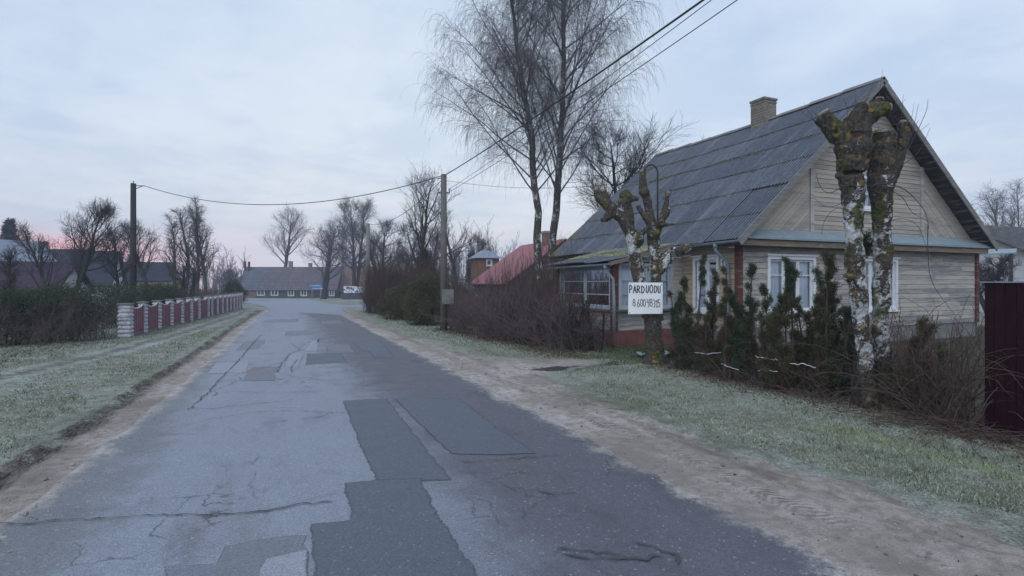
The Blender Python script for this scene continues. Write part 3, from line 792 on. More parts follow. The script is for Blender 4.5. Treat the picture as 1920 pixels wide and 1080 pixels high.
# ---- frosty grass blades and litter: nobody could count them
def in_ground(X, Y):
    """1 on open grass, falling to 0 on road, shoulders and path"""
    n = (fbm(X * 2.2, Y * 2.2, 4, 41) - .5) * .9
    right = smooth(-.10, .45, X - dirt_r(Y) + n * .6)
    left = smooth(-.05, .35, dirt_l(Y) - X + n * .5) * smooth(.30, .62, np.abs(X - path_c(Y)) + n * .3)
    return np.where(X > 0, right, left)
def blades(name, n, xr, yr, hmin, hmax, w, mat, dens=None, flat=.6, kind='stuff'):
    r = np.random.default_rng(len(name) + n)
    X = r.uniform(*xr, n); Y = yr[0] + (yr[1] - yr[0]) * r.uniform(0, 1, n) ** 1.5
    k = in_ground(X, Y) * np.clip(.30 + 1.5 * (fbm(X * 3, Y * 3, 3, 12) - .3), .12, 1)
    if dens is not None: k = k * dens(X, Y)
    keep = r.uniform(size=n) < k
    X, Y = X[keep], Y[keep]; m = len(X)
    P = np.stack([X, Y, ter(X, Y) - .003], 1)
    D = r.normal(size=(m, 3)) * flat; D[:, 2] = 1
    sz = .55 + .9 * fbm(X * 1.6, Y * 1.6, 3, 77)
    b = MB(); b.leaves(P, D, r.uniform(hmin, hmax, m) * sz, w * (1 + Y * .05), r, True)
    o = b.build(name, MATS[mat]); tag(o, kind=kind); return o
tag(blades('grass', 330000, (4.2, 8.2), (.6, 14), .018, .05, .0055, 'grass_frost', lambda X, Y: smooth(8.2, 7.2, X), .85), 'short frosty grass on the verge between the sandy shoulder and the garden shrubs')
tag(blades('grass', 40000, (6.0, 9.6), (9.5, 14), .02, .07, .009, 'grass_green', None, .7), 'greener grass in front of the glazed porch')
tag(blades('grass', 160000, (-7.5, -1.6), (2, 22), .02, .055, .007, 'grass_frost', None, .85), 'frosty grass on both sides of the footpath')
tag(blades('grass', 50000, (3.4, 6.6), (13, 34), .02, .06, .012, 'grass_frost', lambda X, Y: smooth(6.6, 5.6, X), .8), 'frosty grass strip in front of the bare brown hedge')
tag(blades('grass', 40000, (-5.2, -.8), (20, 37), .02, .05, .012, 'grass_frost', None, .8), 'frosty grass strip beside the block fence')

def litter(name, n, fx, mat, lab, size=(.02, .05)):
    r = np.random.default_rng(n)
    X, Y = fx(r, n); m = len(X)
    P = np.stack([X, Y, ter(X, Y) + r.uniform(.008, .03, m)], 1)
    D = r.normal(size=(m, 3)); D[:, 2] *= .25
    b = MB(); L = r.uniform(*size, m); b.leaves(P, D, L, L * .6, r)
    return tag(b.build(name, MATS[mat]), lab, kind='stuff')
litter('leaf_litter', 7000, lambda r, n: (lambda y: (np.interp(y, [10.8, 19], [6.1, 5.5]) + r.normal(size=n) * .30, y))(r.uniform(10.8, 19.5, n)), 'dead_leaf', 'brown fallen leaves under the bare brown hedge')
litter('leaf_litter', 3500, lambda r, n: (7.15 + r.normal(size=n) * .32, r.uniform(2.6, 9.2, n)), 'dead_leaf', 'brown fallen leaves along the foot of the thujas')
litter('leaf_litter', 420, lambda r, n: (r.uniform(3.2, 7, n), r.uniform(1.5, 12, n)), 'dead_leaf', 'single brown leaves blown over the frosty verge', (.015, .038))
litter('leaf_litter', 2500, lambda r, n: (lambda y: (np.interp(y, [12, 20], [-6.4, -5.0]) + r.normal(size=n) * .5, y))(r.uniform(11, 20, n)), 'dead_leaf', 'brown leaves under the dark hedge by the footpath')

# pebbles along the shoulders
def pebbles(n, fx, lab, seed):
    r = np.random.default_rng(seed); X, Y = fx(r, n); R = r.uniform(.003, .009, n) * (1 + (r.uniform(size=n) < .04) * 1.6)
    b = MB(); b.domes(np.stack([X, Y, ter(X, Y) + .014], 1), R, R * .8, r); return tag(b.build('gravel', MATS['pebble']), lab, kind='stuff')
pebbles(1300, lambda r, n: (lambda y: (road_r(y) + r.uniform(-.15, 1.2, n), y))(1.2 + 11 * r.uniform(0, 1, n) ** 1.5), 'small stones on the sandy shoulder', 5)
pebbles(800, lambda r, n: (lambda y: (road_l(y) - r.uniform(-.25, .6, n), y))(2.5 + 12 * r.uniform(0, 1, n) ** 1.5), 'small stones beside the muddy rut', 6)
tag(blades('grass', 42000, (4.1, 7.6), (.6, 13), .045, .10, .006, 'grass_straw', lambda X, Y: (fbm(X * 1.9, Y * 1.9, 4, 17) > .54) * .9, 1.6), 'matted straw-coloured dead grass on the right verge')
tag(blades('grass', 15000, (4.1, 7.6), (.6, 13), .05, .12, .006, 'grass_green', lambda X, Y: (fbm(X * 2.6, Y * 2.6, 3, 91) > .60) * 1.0, .6), 'taller green grass tufts on the right verge')
tag(blades('grass', 30000, (-7.5, -2.0), (3, 22), .04, .10, .007, 'grass_straw', lambda X, Y: (fbm(X * 1.7, Y * 1.7, 4, 18) > .54) * .9, 1.6), 'matted straw-coloured dead grass beside the footpath')
tag(blades('grass', 15000, (-7.5, -2.0), (3, 22), .05, .11, .007, 'grass_green', lambda X, Y: (fbm(X * 2.2, Y * 2.2, 3, 92) > .60) * 1.0, .6), 'taller green grass tufts beside the footpath')
# ================================================================== the wooden house
A = lambda *k: np.array(k, float)
def board(mb, O, u, n, a0, a1, b0, b1, z0, z1, pb=.015, pt=.008, back=-.02):
    O = A(*O); u = A(*u); n = A(*n)
    def p(a, q, z): return O + u * a + n * q + A(0, 0, z)
    mb.hexa([p(a0, back, z0), p(a1, back, z0), p(a1, pb, z0), p(a0, pb, z0), p(b0, back, z1), p(b1, back, z1), p(b1, pt, z1), p(b0, pt, z1)])
def cladding(mb, O, u, n, width, z0, z1, course, openings=(), left=None, right=None, seed=0):
    """lapped boards with gaps for the openings; left/right give a sloping limit as a function of height"""
    r = random.Random(seed); z = z0
    while z < z1 - .02:
        h = min(course * r.uniform(.94, 1.06), z1 - z); zt = z + h
        lb = left(z) if left else 0.; lt = left(zt) if left else 0.
        rb = right(z) if right else width; rt = right(zt) if right else width
        iv = [(max(lb, 0), min(rb, width))]
        for (a, b, c, d) in openings:
            if c < (z + zt) / 2 < d:
                nv = []
                for (s, e) in iv:
                    if a > s and b < e: nv += [(s, a), (b, e)]
                    elif a <= s < b < e: nv += [(b, e)]
                    elif s < a < e <= b: nv += [(s, a)]
                    elif a <= s and b >= e: pass
                    else: nv += [(s, e)]
                iv = nv
        for (s, e) in iv:
            cuts = [s]
            while e - cuts[-1] > 3.4: cuts.append(cuts[-1] + r.uniform(1.6, 3.2))
            cuts.append(e)
            for i in range(len(cuts) - 1):
                a, b = cuts[i] + (.002 if i else 0), cuts[i + 1] - (.002 if i < len(cuts) - 2 else 0)
                if b - a < .01: continue
                ta, tb = max(a, lt) if i == 0 else a, min(b, rt) if i == len(cuts) - 2 else b
                if tb - ta < .0: tb = ta = (ta + tb) / 2
                j = r.uniform(-.003, .003)
                board(mb, O, u, n, a, b, ta, tb, z + .003, zt - .003, .018 + j, .007 + j)
        z = zt
def frame_bars(mb, O, u, n, a0, a1, z0, z1, w, q0, q1):
    O = A(*O); u = A(*u); n = A(*n)
    def bx(a, b, c, d):
        p = lambda x, q, z: O + u * x + n * q + A(0, 0, z)
        mb.hexa([p(a, q0, c), p(b, q0, c), p(b, q1, c), p(a, q1, c), p(a, q0, d), p(b, q0, d), p(b, q1, d), p(a, q1, d)])
    bx(a0, a0 + w, z0, z1); bx(a1 - w, a1, z0, z1); bx(a0 + w, a1 - w, z1 - w, z1); bx(a0 + w, a1 - w, z0, z0 + w)
    return bx
def window(parent, O, u, n, a0, a1, z0, z1, cols=2, rows=(.72,), curtain='sides', casing=.085, matf='white_paint', seed=0, sill=True, hood=True, reveal=True):
    mb = MB(); O = A(*O); u = A(*u); n = A(*n)
    bx = frame_bars(mb, O, u, n, a0 - casing, a1 + casing, z0 - casing * .4, z1 + casing, casing, -.02, .045)
    if hood:
        p = lambda x, q, z: O + u * x + n * q + A(0, 0, z)
        a, b, c, d = a0 - casing - .05, a1 + casing + .05, z1 + casing + .001, z1 + casing + .045
        mb.hexa([p(a, -.02, c), p(b, -.02, c), p(b, .085, c), p(a, .085, c), p(a, -.02, d), p(b, -.02, d), p(b, .085, d), p(a, .085, d)])
    w = (a1 - a0) / cols
    for i in range(cols):
        s, e = a0 + i * w + .004, a0 + (i + 1) * w - .004
        f = frame_bars(mb, O, u, n, s, e, z0 + .035, z1 - .003, .048, -.065, -.015)
        for rr in rows:
            zz = z0 + (z1 - z0) * rr
            q0, q1 = -.060, -.020
            p = lambda x, q, z: O + u * x + n * q + A(0, 0, z)
            a, b, c, d = s + .048, e - .048, zz - .014, zz + .014
            mb.hexa([p(a, q0, c), p(b, q0, c), p(b, q1, c), p(a, q1, c), p(a, q0, d), p(b, q0, d), p(b, q1, d), p(a, q1, d)])
    wn = mb.build('window', MATS[matf], parent)
    g = MB(); p = lambda x, q, z: O + u * x + n * q + A(0, 0, z)
    g.add([p(a0 + .01, -.042, z0 + .04), p(a1 - .01, -.042, z0 + .04), p(a1 - .01, -.042, z1 - .01), p(a0 + .01, -.042, z1 - .01)], [[0, 1, 2, 3]])
    g.build('pane', MATS['glass'], wn)
    if curtain:
        c = MB(); r = random.Random(seed)
        spans = {'sides': [(a0 - .06, a0 + (a1 - a0) * .36), (a0 + (a1 - a0) * .66, a1 + .06)], 'full': [(a0 - .06, a1 + .06)], 'left': [(a0 - .06, a0 + (a1 - a0) * .55)]}[curtain]
        for (s, e) in spans:
            k = int((e - s) / .012); xs = np.linspace(s, e, k); ph = r.uniform(0, 6)
            q = -.105 + .016 * np.sin(xs * 58 + ph) + .010 * np.sin(xs * 23 + ph * 2)
            lo = np.array([p(x, qq, z0 - .1) for x, qq in zip(xs, q)]); hi = np.array([p(x, qq * .5 - .075, z1 + .1) for x, qq in zip(xs, q)])
            c.add(np.vstack([lo, hi]), [[i, i + 1, i + 1 + k, i + k] for i in range(k - 1)])
        c.build('curtain', MATS['curtain'], wn, True)
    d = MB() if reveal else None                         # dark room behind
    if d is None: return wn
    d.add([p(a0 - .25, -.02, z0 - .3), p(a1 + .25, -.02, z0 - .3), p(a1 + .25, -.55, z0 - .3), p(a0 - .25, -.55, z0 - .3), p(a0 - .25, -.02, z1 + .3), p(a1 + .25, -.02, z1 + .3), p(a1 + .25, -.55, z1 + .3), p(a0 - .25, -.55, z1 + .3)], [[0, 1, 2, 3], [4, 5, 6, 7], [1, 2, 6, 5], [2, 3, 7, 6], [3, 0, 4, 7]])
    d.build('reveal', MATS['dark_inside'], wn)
    if sill:
        s = MB(); s.hexa([p(a0 - .13, -.02, z0 - .08), p(a1 + .13, -.02, z0 - .08), p(a1 + .13, .10, z0 - .085), p(a0 - .13, .10, z0 - .085), p(a0 - .13, -.02, z0 - .036), p(a1 + .13, -.02, z0 - .036), p(a1 + .13, .10, z0 - .046), p(a0 - .13, .10, z0 - .046)])
        s.build('sill', MATS[matf], wn)
    return wn

XW, YW, XE, YE = 10.45, 10.25, 20.40, 19.30
RX, RZ, EL, EZL, ER, EZR, YF, YB = 15.20, 7.29, 10.02, 2.74, 20.62, 2.84, 9.78, 19.58
mL = (RZ - EZL) / (RX - EL); mR = (RZ - EZR) / (ER - RX)
house = thing('house', 'weathered cream wooden house with mossy grey corrugated roof and glazed porch', 'house', (15.4, 14.8, 0))
# walls, lapped boards
b = MB()
cladding(b, (XW, YW, 0), (0, 1, 0), (-1, 0, 0), 2.05, .45, 2.70, .135, [(.72, 1.51, .93, 2.33)], seed=1)
b.build('side_wall', MATS['boards_side'], house); b = MB()
cladding(b, (XW, 15.3, 0), (0, 1, 0), (-1, 0, 0), 4.0, .45, 2.70, .135, seed=2)
b.build('side_wall', MATS['boards_side'], house)
b = MB()
GW = XE - XW
cladding(b, (XW, YW, 0), (1, 0, 0), (0, -1, 0), GW, .45, 2.74, .135, [(1.00, 2.60, .93, 2.33), (4.37, 6.0, .93, 2.33)], seed=3)
b.build('front_wall', MATS['boards_cream'], house)
b = MB()
cladding(b, (XE, YW, 0), (0, 1, 0), (1, 0, 0), YE - YW, .45, 2.74, .135, seed=4)
cladding(b, (XW, YE, 0), (1, 0, 0), (0, 1, 0), GW, .45, 2.74, .135, seed=5)
b.build('rear_wall', MATS['boards_cream'], house)
b = MB()
b.box((XE - .10, (YW + YE) / 2 + .13, .22), (.24, YE - YW - .28, .45)); b.box((XW + .11, (YW + YE) / 2 + .13, .22), (.24, YE - YW - .28, .45)); b.box((XW + GW / 2, YE - .0, .22), (GW - .5, .22, .45))
b.build('plinth', MATS['concrete'], house)
b = MB(); b.box((XW + GW / 2, YW + .14, .22), (GW + .02, .25, .45)); b.build('plinth', MATS['concrete'], house)
# corner posts
for (x, y) in ((XW, YW), (XE, YW)):
    c = MB(); c.box((x, y, 1.56), (.14, .14, 2.24)); c.build('corner_post', MATS['trim_red'], house)
# gable above the pent strip
zl = lambda X: np.where(np.asarray(X) < RX, RZ - mL * (RX - X), RZ - mR * (X - RX)) - .16
PX1, PX2 = 12.97, 17.63
b = MB()
cladding(b, (PX1, YW, 0), (1, 0, 0), (0, -1, 0), PX2 - PX1, 3.0, RZ - .2, .125, [(1.90, 2.52, 3.75, 4.65)],
         left=lambda z: max(0, RX - (RZ - .16 - z) / mL - PX1), right=lambda z: min(PX2 - PX1, RX + (RZ - .16 - z) / mR - PX1), seed=6)
b.build('gable_wall', MATS['boards_gable'], house)
def clip_poly(poly, a, b_, c, keep):
    out = []
    for i in range(len(poly)):
        p, q = poly[i], poly[(i + 1) % len(poly)]
        fp = (a * p[0] + b_ * p[1] - c) * keep; fq = (a * q[0] + b_ * q[1] - c) * keep
        if fp >= 0: out.append(p)
        if (fp > 0 > fq) or (fp < 0 < fq):
            t = fp / (fp - fq); out.append((p[0] + t * (q[0] - p[0]), p[1] + t * (q[1] - p[1])))
    return out
def diag_panel(tri, slope, w, seed):
    """boards parallel to the roof slope filling a triangle of the gable"""
    mb = MB(); r = random.Random(seed); nrm = math.hypot(1, slope); a, c0 = -slope / nrm, 1 / nrm
    vals = [a * p[0] + c0 * p[1] for p in tri]; v = min(vals)
    while v < max(vals):
        w_ = w * r.uniform(.92, 1.08)
        pl = clip_poly(clip_poly(tri, a, c0, v + .003, 1), a, c0, v + w_ - .003, -1)
        if len(pl) > 2:
            y0 = YW - .012 - r.uniform(0, .008); n = len(pl)
            vv = [(p[0], y0, p[1]) for p in pl] + [(p[0], YW + .02, p[1]) for p in pl]
            mb.addl(vv, [list(range(n)), list(range(2 * n - 1, n - 1, -1))] + [[i, (i + 1) % n, n + (i + 1) % n, n + i] for i in range(n)])
        v += w_
    mb.box(((tri[0][0] + tri[1][0]) / 2, YW + .035, 3.02), (abs(tri[1][0] - tri[0][0]), .02, .03))
    return mb.build('gable_panel', MATS['boards_gable'], house)
xa = RX - (RZ - .16 - 3.0) / mL
diag_panel([(xa, 3.0), (PX1 - .06, 3.0), (PX1 - .06, float(zl(PX1 - .06)))], mL, .11, 7)
xb = RX + (RZ - .16 - 3.0) / mR
diag_panel([(PX2 + .06, 3.0), (xb, 3.0), (PX2 + .06, float(zl(PX2 + .06)))], -mR, .11, 8)
for x in (PX1, PX2):
    c = MB(); h = float(zl(x)) - 3.0; c.box((x, YW - .02, 3.0 + h / 2), (.125, .07, h)); c.build('gable_post', MATS['trim_pale'], house)
# blue pent strip and beam
b = MB(); b.slab([(EL + .12, YF + .10, 2.80), (ER - .10, YF + .10, 2.83), (ER - .3, YW - .02, 3.08), (EL + .45, YW - .02, 3.05)], .012)
b.box(((EL + ER) / 2, YF + .105, 2.795), (ER - EL - .24, .012, .05)); b.build('pent_strip', MATS['metal_blue'], house)
b = MB(); b.box(((EL + ER) / 2, YW - .21, 2.685), (ER - EL - .3, .20, .15)); b.box(((EL + ER) / 2, YW - .06, 2.755), (ER - EL - .5, .10, .08)); b.build('beam', MATS['trim_tan'], house)

# corrugated roof, sheet by sheet
def corrugated(parent, name, mat, e0, e1, r0, r1, rows, sheet_w, period=.105, amp=.017, sag=0., seed=0, mossf=None, lap=.10):
    """e0,e1: eave ends, r0,r1: ridge ends (e0/r0 at the same gable)"""
    e0, e1, r0, r1 = [A(*k) for k in (e0, e1, r0, r1)]
    n = np.cross(e1 - e0, r0 - e0); n /= np.linalg.norm(n); n = n if n[2] > 0 else -n
    L = np.linalg.norm(e1 - e0); H = np.linalg.norm(r0 - e0); mb = MB(); mo = []; ri = []; r = np.random.default_rng(seed)
    ncol = max(1, int(round(L / sheet_w)))
    for i in range(rows):
        for j in range(ncol):
            u0, u1 = j / ncol, (j + 1) / ncol + (.012 if j < ncol - 1 else 0)
            nu = max(6, int((u1 - u0) * L / period * 6)); us = np.linspace(u0, u1, nu)
            v0 = i / rows - (.022 if i else .008) + r.normal() * .0030; v1 = (i + 1) / rows
            vs = np.array([v0, (v0 + v1) / 2, v1])
            U, V = np.meshgrid(us, vs)
            P = e0 + (e1 - e0) * U[..., None] + ((r0 - e0) + (r1 - r0 - e1 + e0) * U[..., None]) * V[..., None]
            off = amp * np.sin(U * L / period * 2 * math.pi) + np.array([.026, .014, .002])[:, None] + r.normal() * .004 + (.003 if j % 2 else 0) + (U - u0) * r.normal() * .03
            P = P + n * (off + amp + .004)[..., None]
            P[..., 2] -= sag * np.sin(U * math.pi) * V + .03 * (fbm(U * 4, V * 4, 3, 4) - .5)
            a, b_ = P.shape[:2]; idx = np.arange(a * b_).reshape(a, b_)
            mb.add(P.reshape(-1, 3), np.stack([idx[:-1, :-1], idx[:-1, 1:], idx[1:, 1:], idx[1:, :-1]], -1).reshape(-1, 4))
            mv = np.array([.36, .12, .0])[:, None] + 0 * U
            if mossf is not None: mv = mv + mossf(U, V)
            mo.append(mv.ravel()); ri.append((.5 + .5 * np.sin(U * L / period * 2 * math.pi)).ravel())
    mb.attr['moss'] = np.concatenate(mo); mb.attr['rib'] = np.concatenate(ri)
    return mb.build(name, MATS[mat], parent, True), n
mossL = lambda U, V: .48 * smooth(.80, 1.0, U) * (1 - V * .8) + .10 * U - .12
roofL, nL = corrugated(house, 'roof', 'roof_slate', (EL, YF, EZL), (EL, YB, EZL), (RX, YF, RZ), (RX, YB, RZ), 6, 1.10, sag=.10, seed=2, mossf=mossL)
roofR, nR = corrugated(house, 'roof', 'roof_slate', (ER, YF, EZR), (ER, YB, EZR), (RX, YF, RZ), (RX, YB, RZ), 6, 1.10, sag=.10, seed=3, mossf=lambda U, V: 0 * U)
b = MB()
b.slab([(EL + .04, YF + .03, EZL + .02), (EL + .04, YB - .03, EZL + .02), (RX, YB - .03, RZ - .02), (RX, YF + .03, RZ - .02)], .03)
b.slab([(ER - .04, YF + .03, EZR + .02), (RX, YF + .03, RZ - .02), (RX, YB - .03, RZ - .02), (ER - .04, YB - .03, EZR + .02)], .03)
b.v[0][:, 2] -= .10; b.v[1][:, 2] -= .10
b.build('roof_deck', MATS['boards_dark'], house)
for s, (ex, ez, m) in enumerate(((EL, EZL, 1), (ER, EZR, -1))):
    for k in range(1, 15):
        t = k / 15; x = ex + (RX - ex) * t; z = ez + (RZ - ez) * t - .145
        b = MB(); b.bar((x, YF + .05, z), (x, YW - .01, z), .10, .045); b.build('batten', MATS['boards_dark'], house)
for (ex, ez) in ((EL, EZL), (ER, EZR)):
    for y in (YF, YB):
        c = MB(); c.bar((ex - .03 * (1 if ex < RX else -1), y, ez - .085), (RX, y, RZ - .075), .035, .17, (0, 0, 1)); c.build('verge_board', MATS['verge_grey' if y == YF else 'boards_dark'], house)
# ridge cap
b = MB()
for k in range(9):
    y0, y1 = YF - .02 + k * 1.09, YF + (k + 1) * 1.09 + .06; y1 = min(y1, YB + .02); z = RZ + .075 - .10 * math.sin(math.pi * (k + .5) / 9) + (k % 2) * .006
    b.slab([(RX - .17, y0, z - .13), (RX - .17, y1, z - .13), (RX, y1, z), (RX, y0, z)][::-1], .012); b.slab([(RX, y0, z), (RX, y1, z), (RX + .17, y1, z - .13), (RX + .17, y0, z - .13)][::-1], .012)
b.build('ridge_cap', MATS['concrete'], house)
# moss cushions along the laps
def moss_on(parent, e0, e1, r0, r1, n, vfun, size, mat='moss', sag=0., seed=0, lift=.035):
    r = np.random.default_rng(seed); U = r.uniform(0, 1, n) ** .8; V = vfun(r, n, U)
    e0, e1, r0, r1 = [A(*k) for k in (e0, e1, r0, r1)]
    k = (V > 0) & (V < 1) & (r.uniform(size=n) < np.clip(fbm(U * 14, V * 9, 3, seed) * 2.6 - .85, 0, 1)); U, V = U[k], V[k]
    P = e0 + (e1 - e0) * U[:, None] + ((r0 - e0) + (r1 - r0 - e1 + e0) * U[:, None]) * V[:, None]
    P[:, 2] += lift - sag * np.sin(U * math.pi) * V
    mb = MB(); R = r.uniform(*size, len(P)); mb.domes(P, R, R * r.uniform(.5, .9, len(P)), r)
    return mb.build('moss', MATS[mat], parent, True)
def vlap(r, n, U): return r.integers(1, 6, n) / 6 - .020 + r.normal(size=n) * .011
moss_on(house, (EL, YF, EZL), (EL, YB, EZL), (RX, YF, RZ), (RX, YB, RZ), 9000, vlap, (.010, .030), 'moss', .10, 4, .045)
moss_on(house, (EL, YF, EZL), (EL, YB, EZL), (RX, YF, RZ), (RX, YB, RZ), 6500, lambda r, n, U: np.where(U > .66, r.uniform(.05, .85, n), -1), (.010, .036), 'moss', .10, 5, .04)
moss_on(house, (EL, YF, EZL), (EL, YB, EZL), (RX, YF, RZ), (RX, YB, RZ), 700, lambda r, n, U: r.uniform(.05, .95, n), (.010, .022), 'moss_pale', .10, 6, .055)
# chimney with a worn cap
b = MB(); b.box((RX - .08, 13.75, 7.0), (.56, .56, 1.66)); ch = b.build('chimney', MATS['chimney_brick'], house)
b = MB(); b.box((RX - .08, 13.75, 7.865), (.62, .62, .07)); b.box((RX - .08, 13.75, 7.76), (.59, .59, .05)); b.build('cap', MATS['chimney_brick'], ch)
# windows of the main house
window(house, (XW, YW, 0), (0, 1, 0), (-1, 0, 0), .72, 1.51, .95, 2.30, 2, (.72,), 'sides', seed=1)
window(house, (XW, YW, 0), (1, 0, 0), (0, -1, 0), 1.02, 2.58, .95, 2.30, 3, (.70,), 'sides', seed=2)
window(house, (XW, YW, 0), (1, 0, 0), (0, -1, 0), 4.40, 5.97, .95, 2.30, 3, (.70,), 'full', seed=3)
window(house, (PX1, YW, 0), (1, 0, 0), (0, -1, 0), 1.92, 2.50, 3.78, 4.62, 1, (.5,), 'full', .06, seed=4, hood=False)
# gutters and downpipes
def half_gutter(a, b_, r, mat, name):
    a = A(*a); b_ = A(*b_); mb = MB(); k = 9; t = (b_ - a) / np.linalg.norm(b_ - a); u = np.cross(t, (0, 0, 1.))
    an = np.linspace(math.pi, 2 * math.pi, k)
    pr = np.concatenate([np.stack([np.cos(an) * r, np.sin(an) * r], 1), np.stack([np.cos(an[::-1]) * (r - .007), np.sin(an[::-1]) * (r - .007)], 1)])
    v = [a + u * p[0] + A(0, 0, p[1]) for p in pr] + [b_ + u * p[0] + A(0, 0, p[1]) for p in pr]; m = len(pr)
    mb.addl(v, [[i, (i + 1) % m, m + (i + 1) % m, m + i] for i in range(m)] + [list(range(m))[::-1], list(range(m, 2 * m))])
    return mb.build(name, MATS[mat], house)
half_gutter((EL - .035, YF - .02, EZL - .02), (EL - .035, 12.0, EZL - .045), .065, 'gutter_grey', 'gutter')
half_gutter((7.87, 12.0, 2.20), (7.87, 15.6, 2.17), .06, 'gutter_grey', 'gutter')
b = MB(); b.tube([(EL - .03, 10.55, 2.66), (EL - .03, 10.55, 2.50), (XW - .10, 10.52, 2.22), (XW - .09, 10.52, 1.6), (XW - .09, 10.52, .12)], .045, 10); b.tube([(EL - .03, 10.55, 2.68), (EL - .03, 10.55, 2.56)], .06, 10); b.build('downpipe', MATS['metal_blue'], house, True)
b = MB(); b.tube([(7.87, 12.25, 2.14), (7.87, 12.25, 2.02), (8.07, 12.20, 1.80), (8.08, 12.17, 1.2), (8.08, 12.17, .06)], .042, 10); b.tube([(7.87, 12.25, 2.15), (7.87, 12.25, 2.05)], .055, 10); b.build('downpipe', MATS['metal_blue'], house, True)
# house number
b = MB(); b.box((XW - .032, 10.735, 2.19), (.012, .17, .24)); pl = b.build('number_plate', MATS['white_paint'], house)
b = MB(); b.bar((XW - .041, 10.73, 2.11), (XW - .041, 10.73, 2.27), .026, .004, (1, 0, 0)); b.bar((XW - .041, 10.728, 2.268), (XW - .041, 10.775, 2.225), .022, .004, (1, 0, 0)); b.build('numeral', MATS['ink'], pl)
# bent iron service mast
m0 = W(1233, 420, 15.6); pts = [(m0.x, m0.y, 2.75), (m0.x, m0.y, 4.85)]
for k in range(1, 11):
    a = math.pi * k / 10; off = .19 * (1 - math.cos(a)); pts.append((m0.x - CS * off, m0.y + SN * off, 4.85 + .22 * math.sin(a)))
pts.append((pts[-1][0], pts[-1][1], 4.62))
b = MB(); b.tube(pts, .024, 8); b.build('service_mast', MATS['iron'], house, True)

# glazed porch
PXF, PYF, PYB = 8.17, 12.30, 15.4
b = MB()
cladding(b, (PXF, PYF, 0), (1, 0, 0), (0, -1, 0), XW - PXF, .42, 2.9, .125, [(.0, 2.28 - .36, .93, 2.24)], right=lambda z: XW - PXF, left=lambda z: max(0, (z - 2.27) / .25), seed=11)
cladding(b, (PXF, PYF, 0), (0, 1, 0), (-1, 0, 0), PYB - PYF, .42, .93, .125, seed=12)
cladding(b, (PXF, PYB, 0), (1, 0, 0), (0, 1, 0), XW - PXF, .42, 2.2, .125, seed=13)
b.build('porch_wall', MATS['boards_cream'], house)
b = MB(); b.box(((PXF + XW) / 2 - .02, PYF + .10, .21), (XW - PXF + .02, .26, .42)); b.box((PXF + .10, (PYF + PYB) / 2 + .12, .21), (.26, PYB - PYF - .24, .42)); b.build('plinth', MATS['plinth_red'], house)
b = MB(); b.box((PXF - .01, PYF - .01, 1.30), (.15, .15, 1.78)); b.build('corner_post', MATS['trim_red'], house)
b = MB(); b.box((PXF - .01, PYB, 1.30), (.15, .15, 1.78)); b.build('corner_post', MATS['trim_red'], house)
b = MB(); b.box((XW - .36, PYF - .03, .68), (.10, .06, .52)); b.build('corner_post', MATS['trim_red'], house)
b = MB(); b.box((PXF + .97, PYF - .045, .955), (2.14, .15, .05)); b.box((PXF - .045, (PYF + PYB) / 2 + .05, .955), (.15, PYB - PYF - .05, .05)); b.build('rail', MATS['concrete_wood'], house)
window(house, (PXF, PYF, 0), (1, 0, 0), (0, -1, 0), .20, 1.84, 1.0, 2.14, 2, (.34, .67), 'full', .085, 'frame_grey', seed=6, sill=False, hood=False, reveal=False)
window(house, (PXF, PYF, 0), (0, 1, 0), (-1, 0, 0), .18, 2.95, 1.0, 2.10, 2, (.34, .67), 'full', .05, 'frame_grey', seed=7, sill=False, hood=False, reveal=False)
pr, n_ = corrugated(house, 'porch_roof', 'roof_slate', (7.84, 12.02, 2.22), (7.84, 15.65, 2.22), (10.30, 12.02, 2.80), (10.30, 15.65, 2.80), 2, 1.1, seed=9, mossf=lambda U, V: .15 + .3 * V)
b = MB(); b.slab([(7.88, 12.05, 2.17), (10.3, 12.05, 2.74), (10.3, 15.6, 2.74), (7.88, 15.6, 2.17)][::-1], .03); b.build('roof_deck', MATS['boards_dark'], house)
b = MB(); b.bar((7.84, 12.03, 2.19), (10.30, 12.03, 2.755), .03, .10); b.build('verge_board', MATS['trim_tan'], house)
moss_on(house, (7.84, 12.02, 2.22), (7.84, 15.65, 2.22), (10.30, 12.02, 2.80), (10.30, 15.65, 2.80), 9000, lambda r, n, U: .25 + .75 * r.uniform(0, 1, n) ** .8, (.014, .04), 'moss_pale', 0, 8, .05)
# small lean-to roof at the back right corner
b = MB(); q = [W(1836, 477, 21.5), W(1905, 473, 21.0), W(1907, 466, 24), W(1838, 468, 24.5)]; b.slab([tuple(k) for k in q], .05); b.build('canopy', MATS['metal_blue'], house)
for k in (0, 1):
    p = q[k]; b = MB(); b.bar((p.x, p.y + .15, 0), (p.x, p.y + .15, p.z - .02), .09); b.build('canopy_post', MATS['boards_dark'], house)

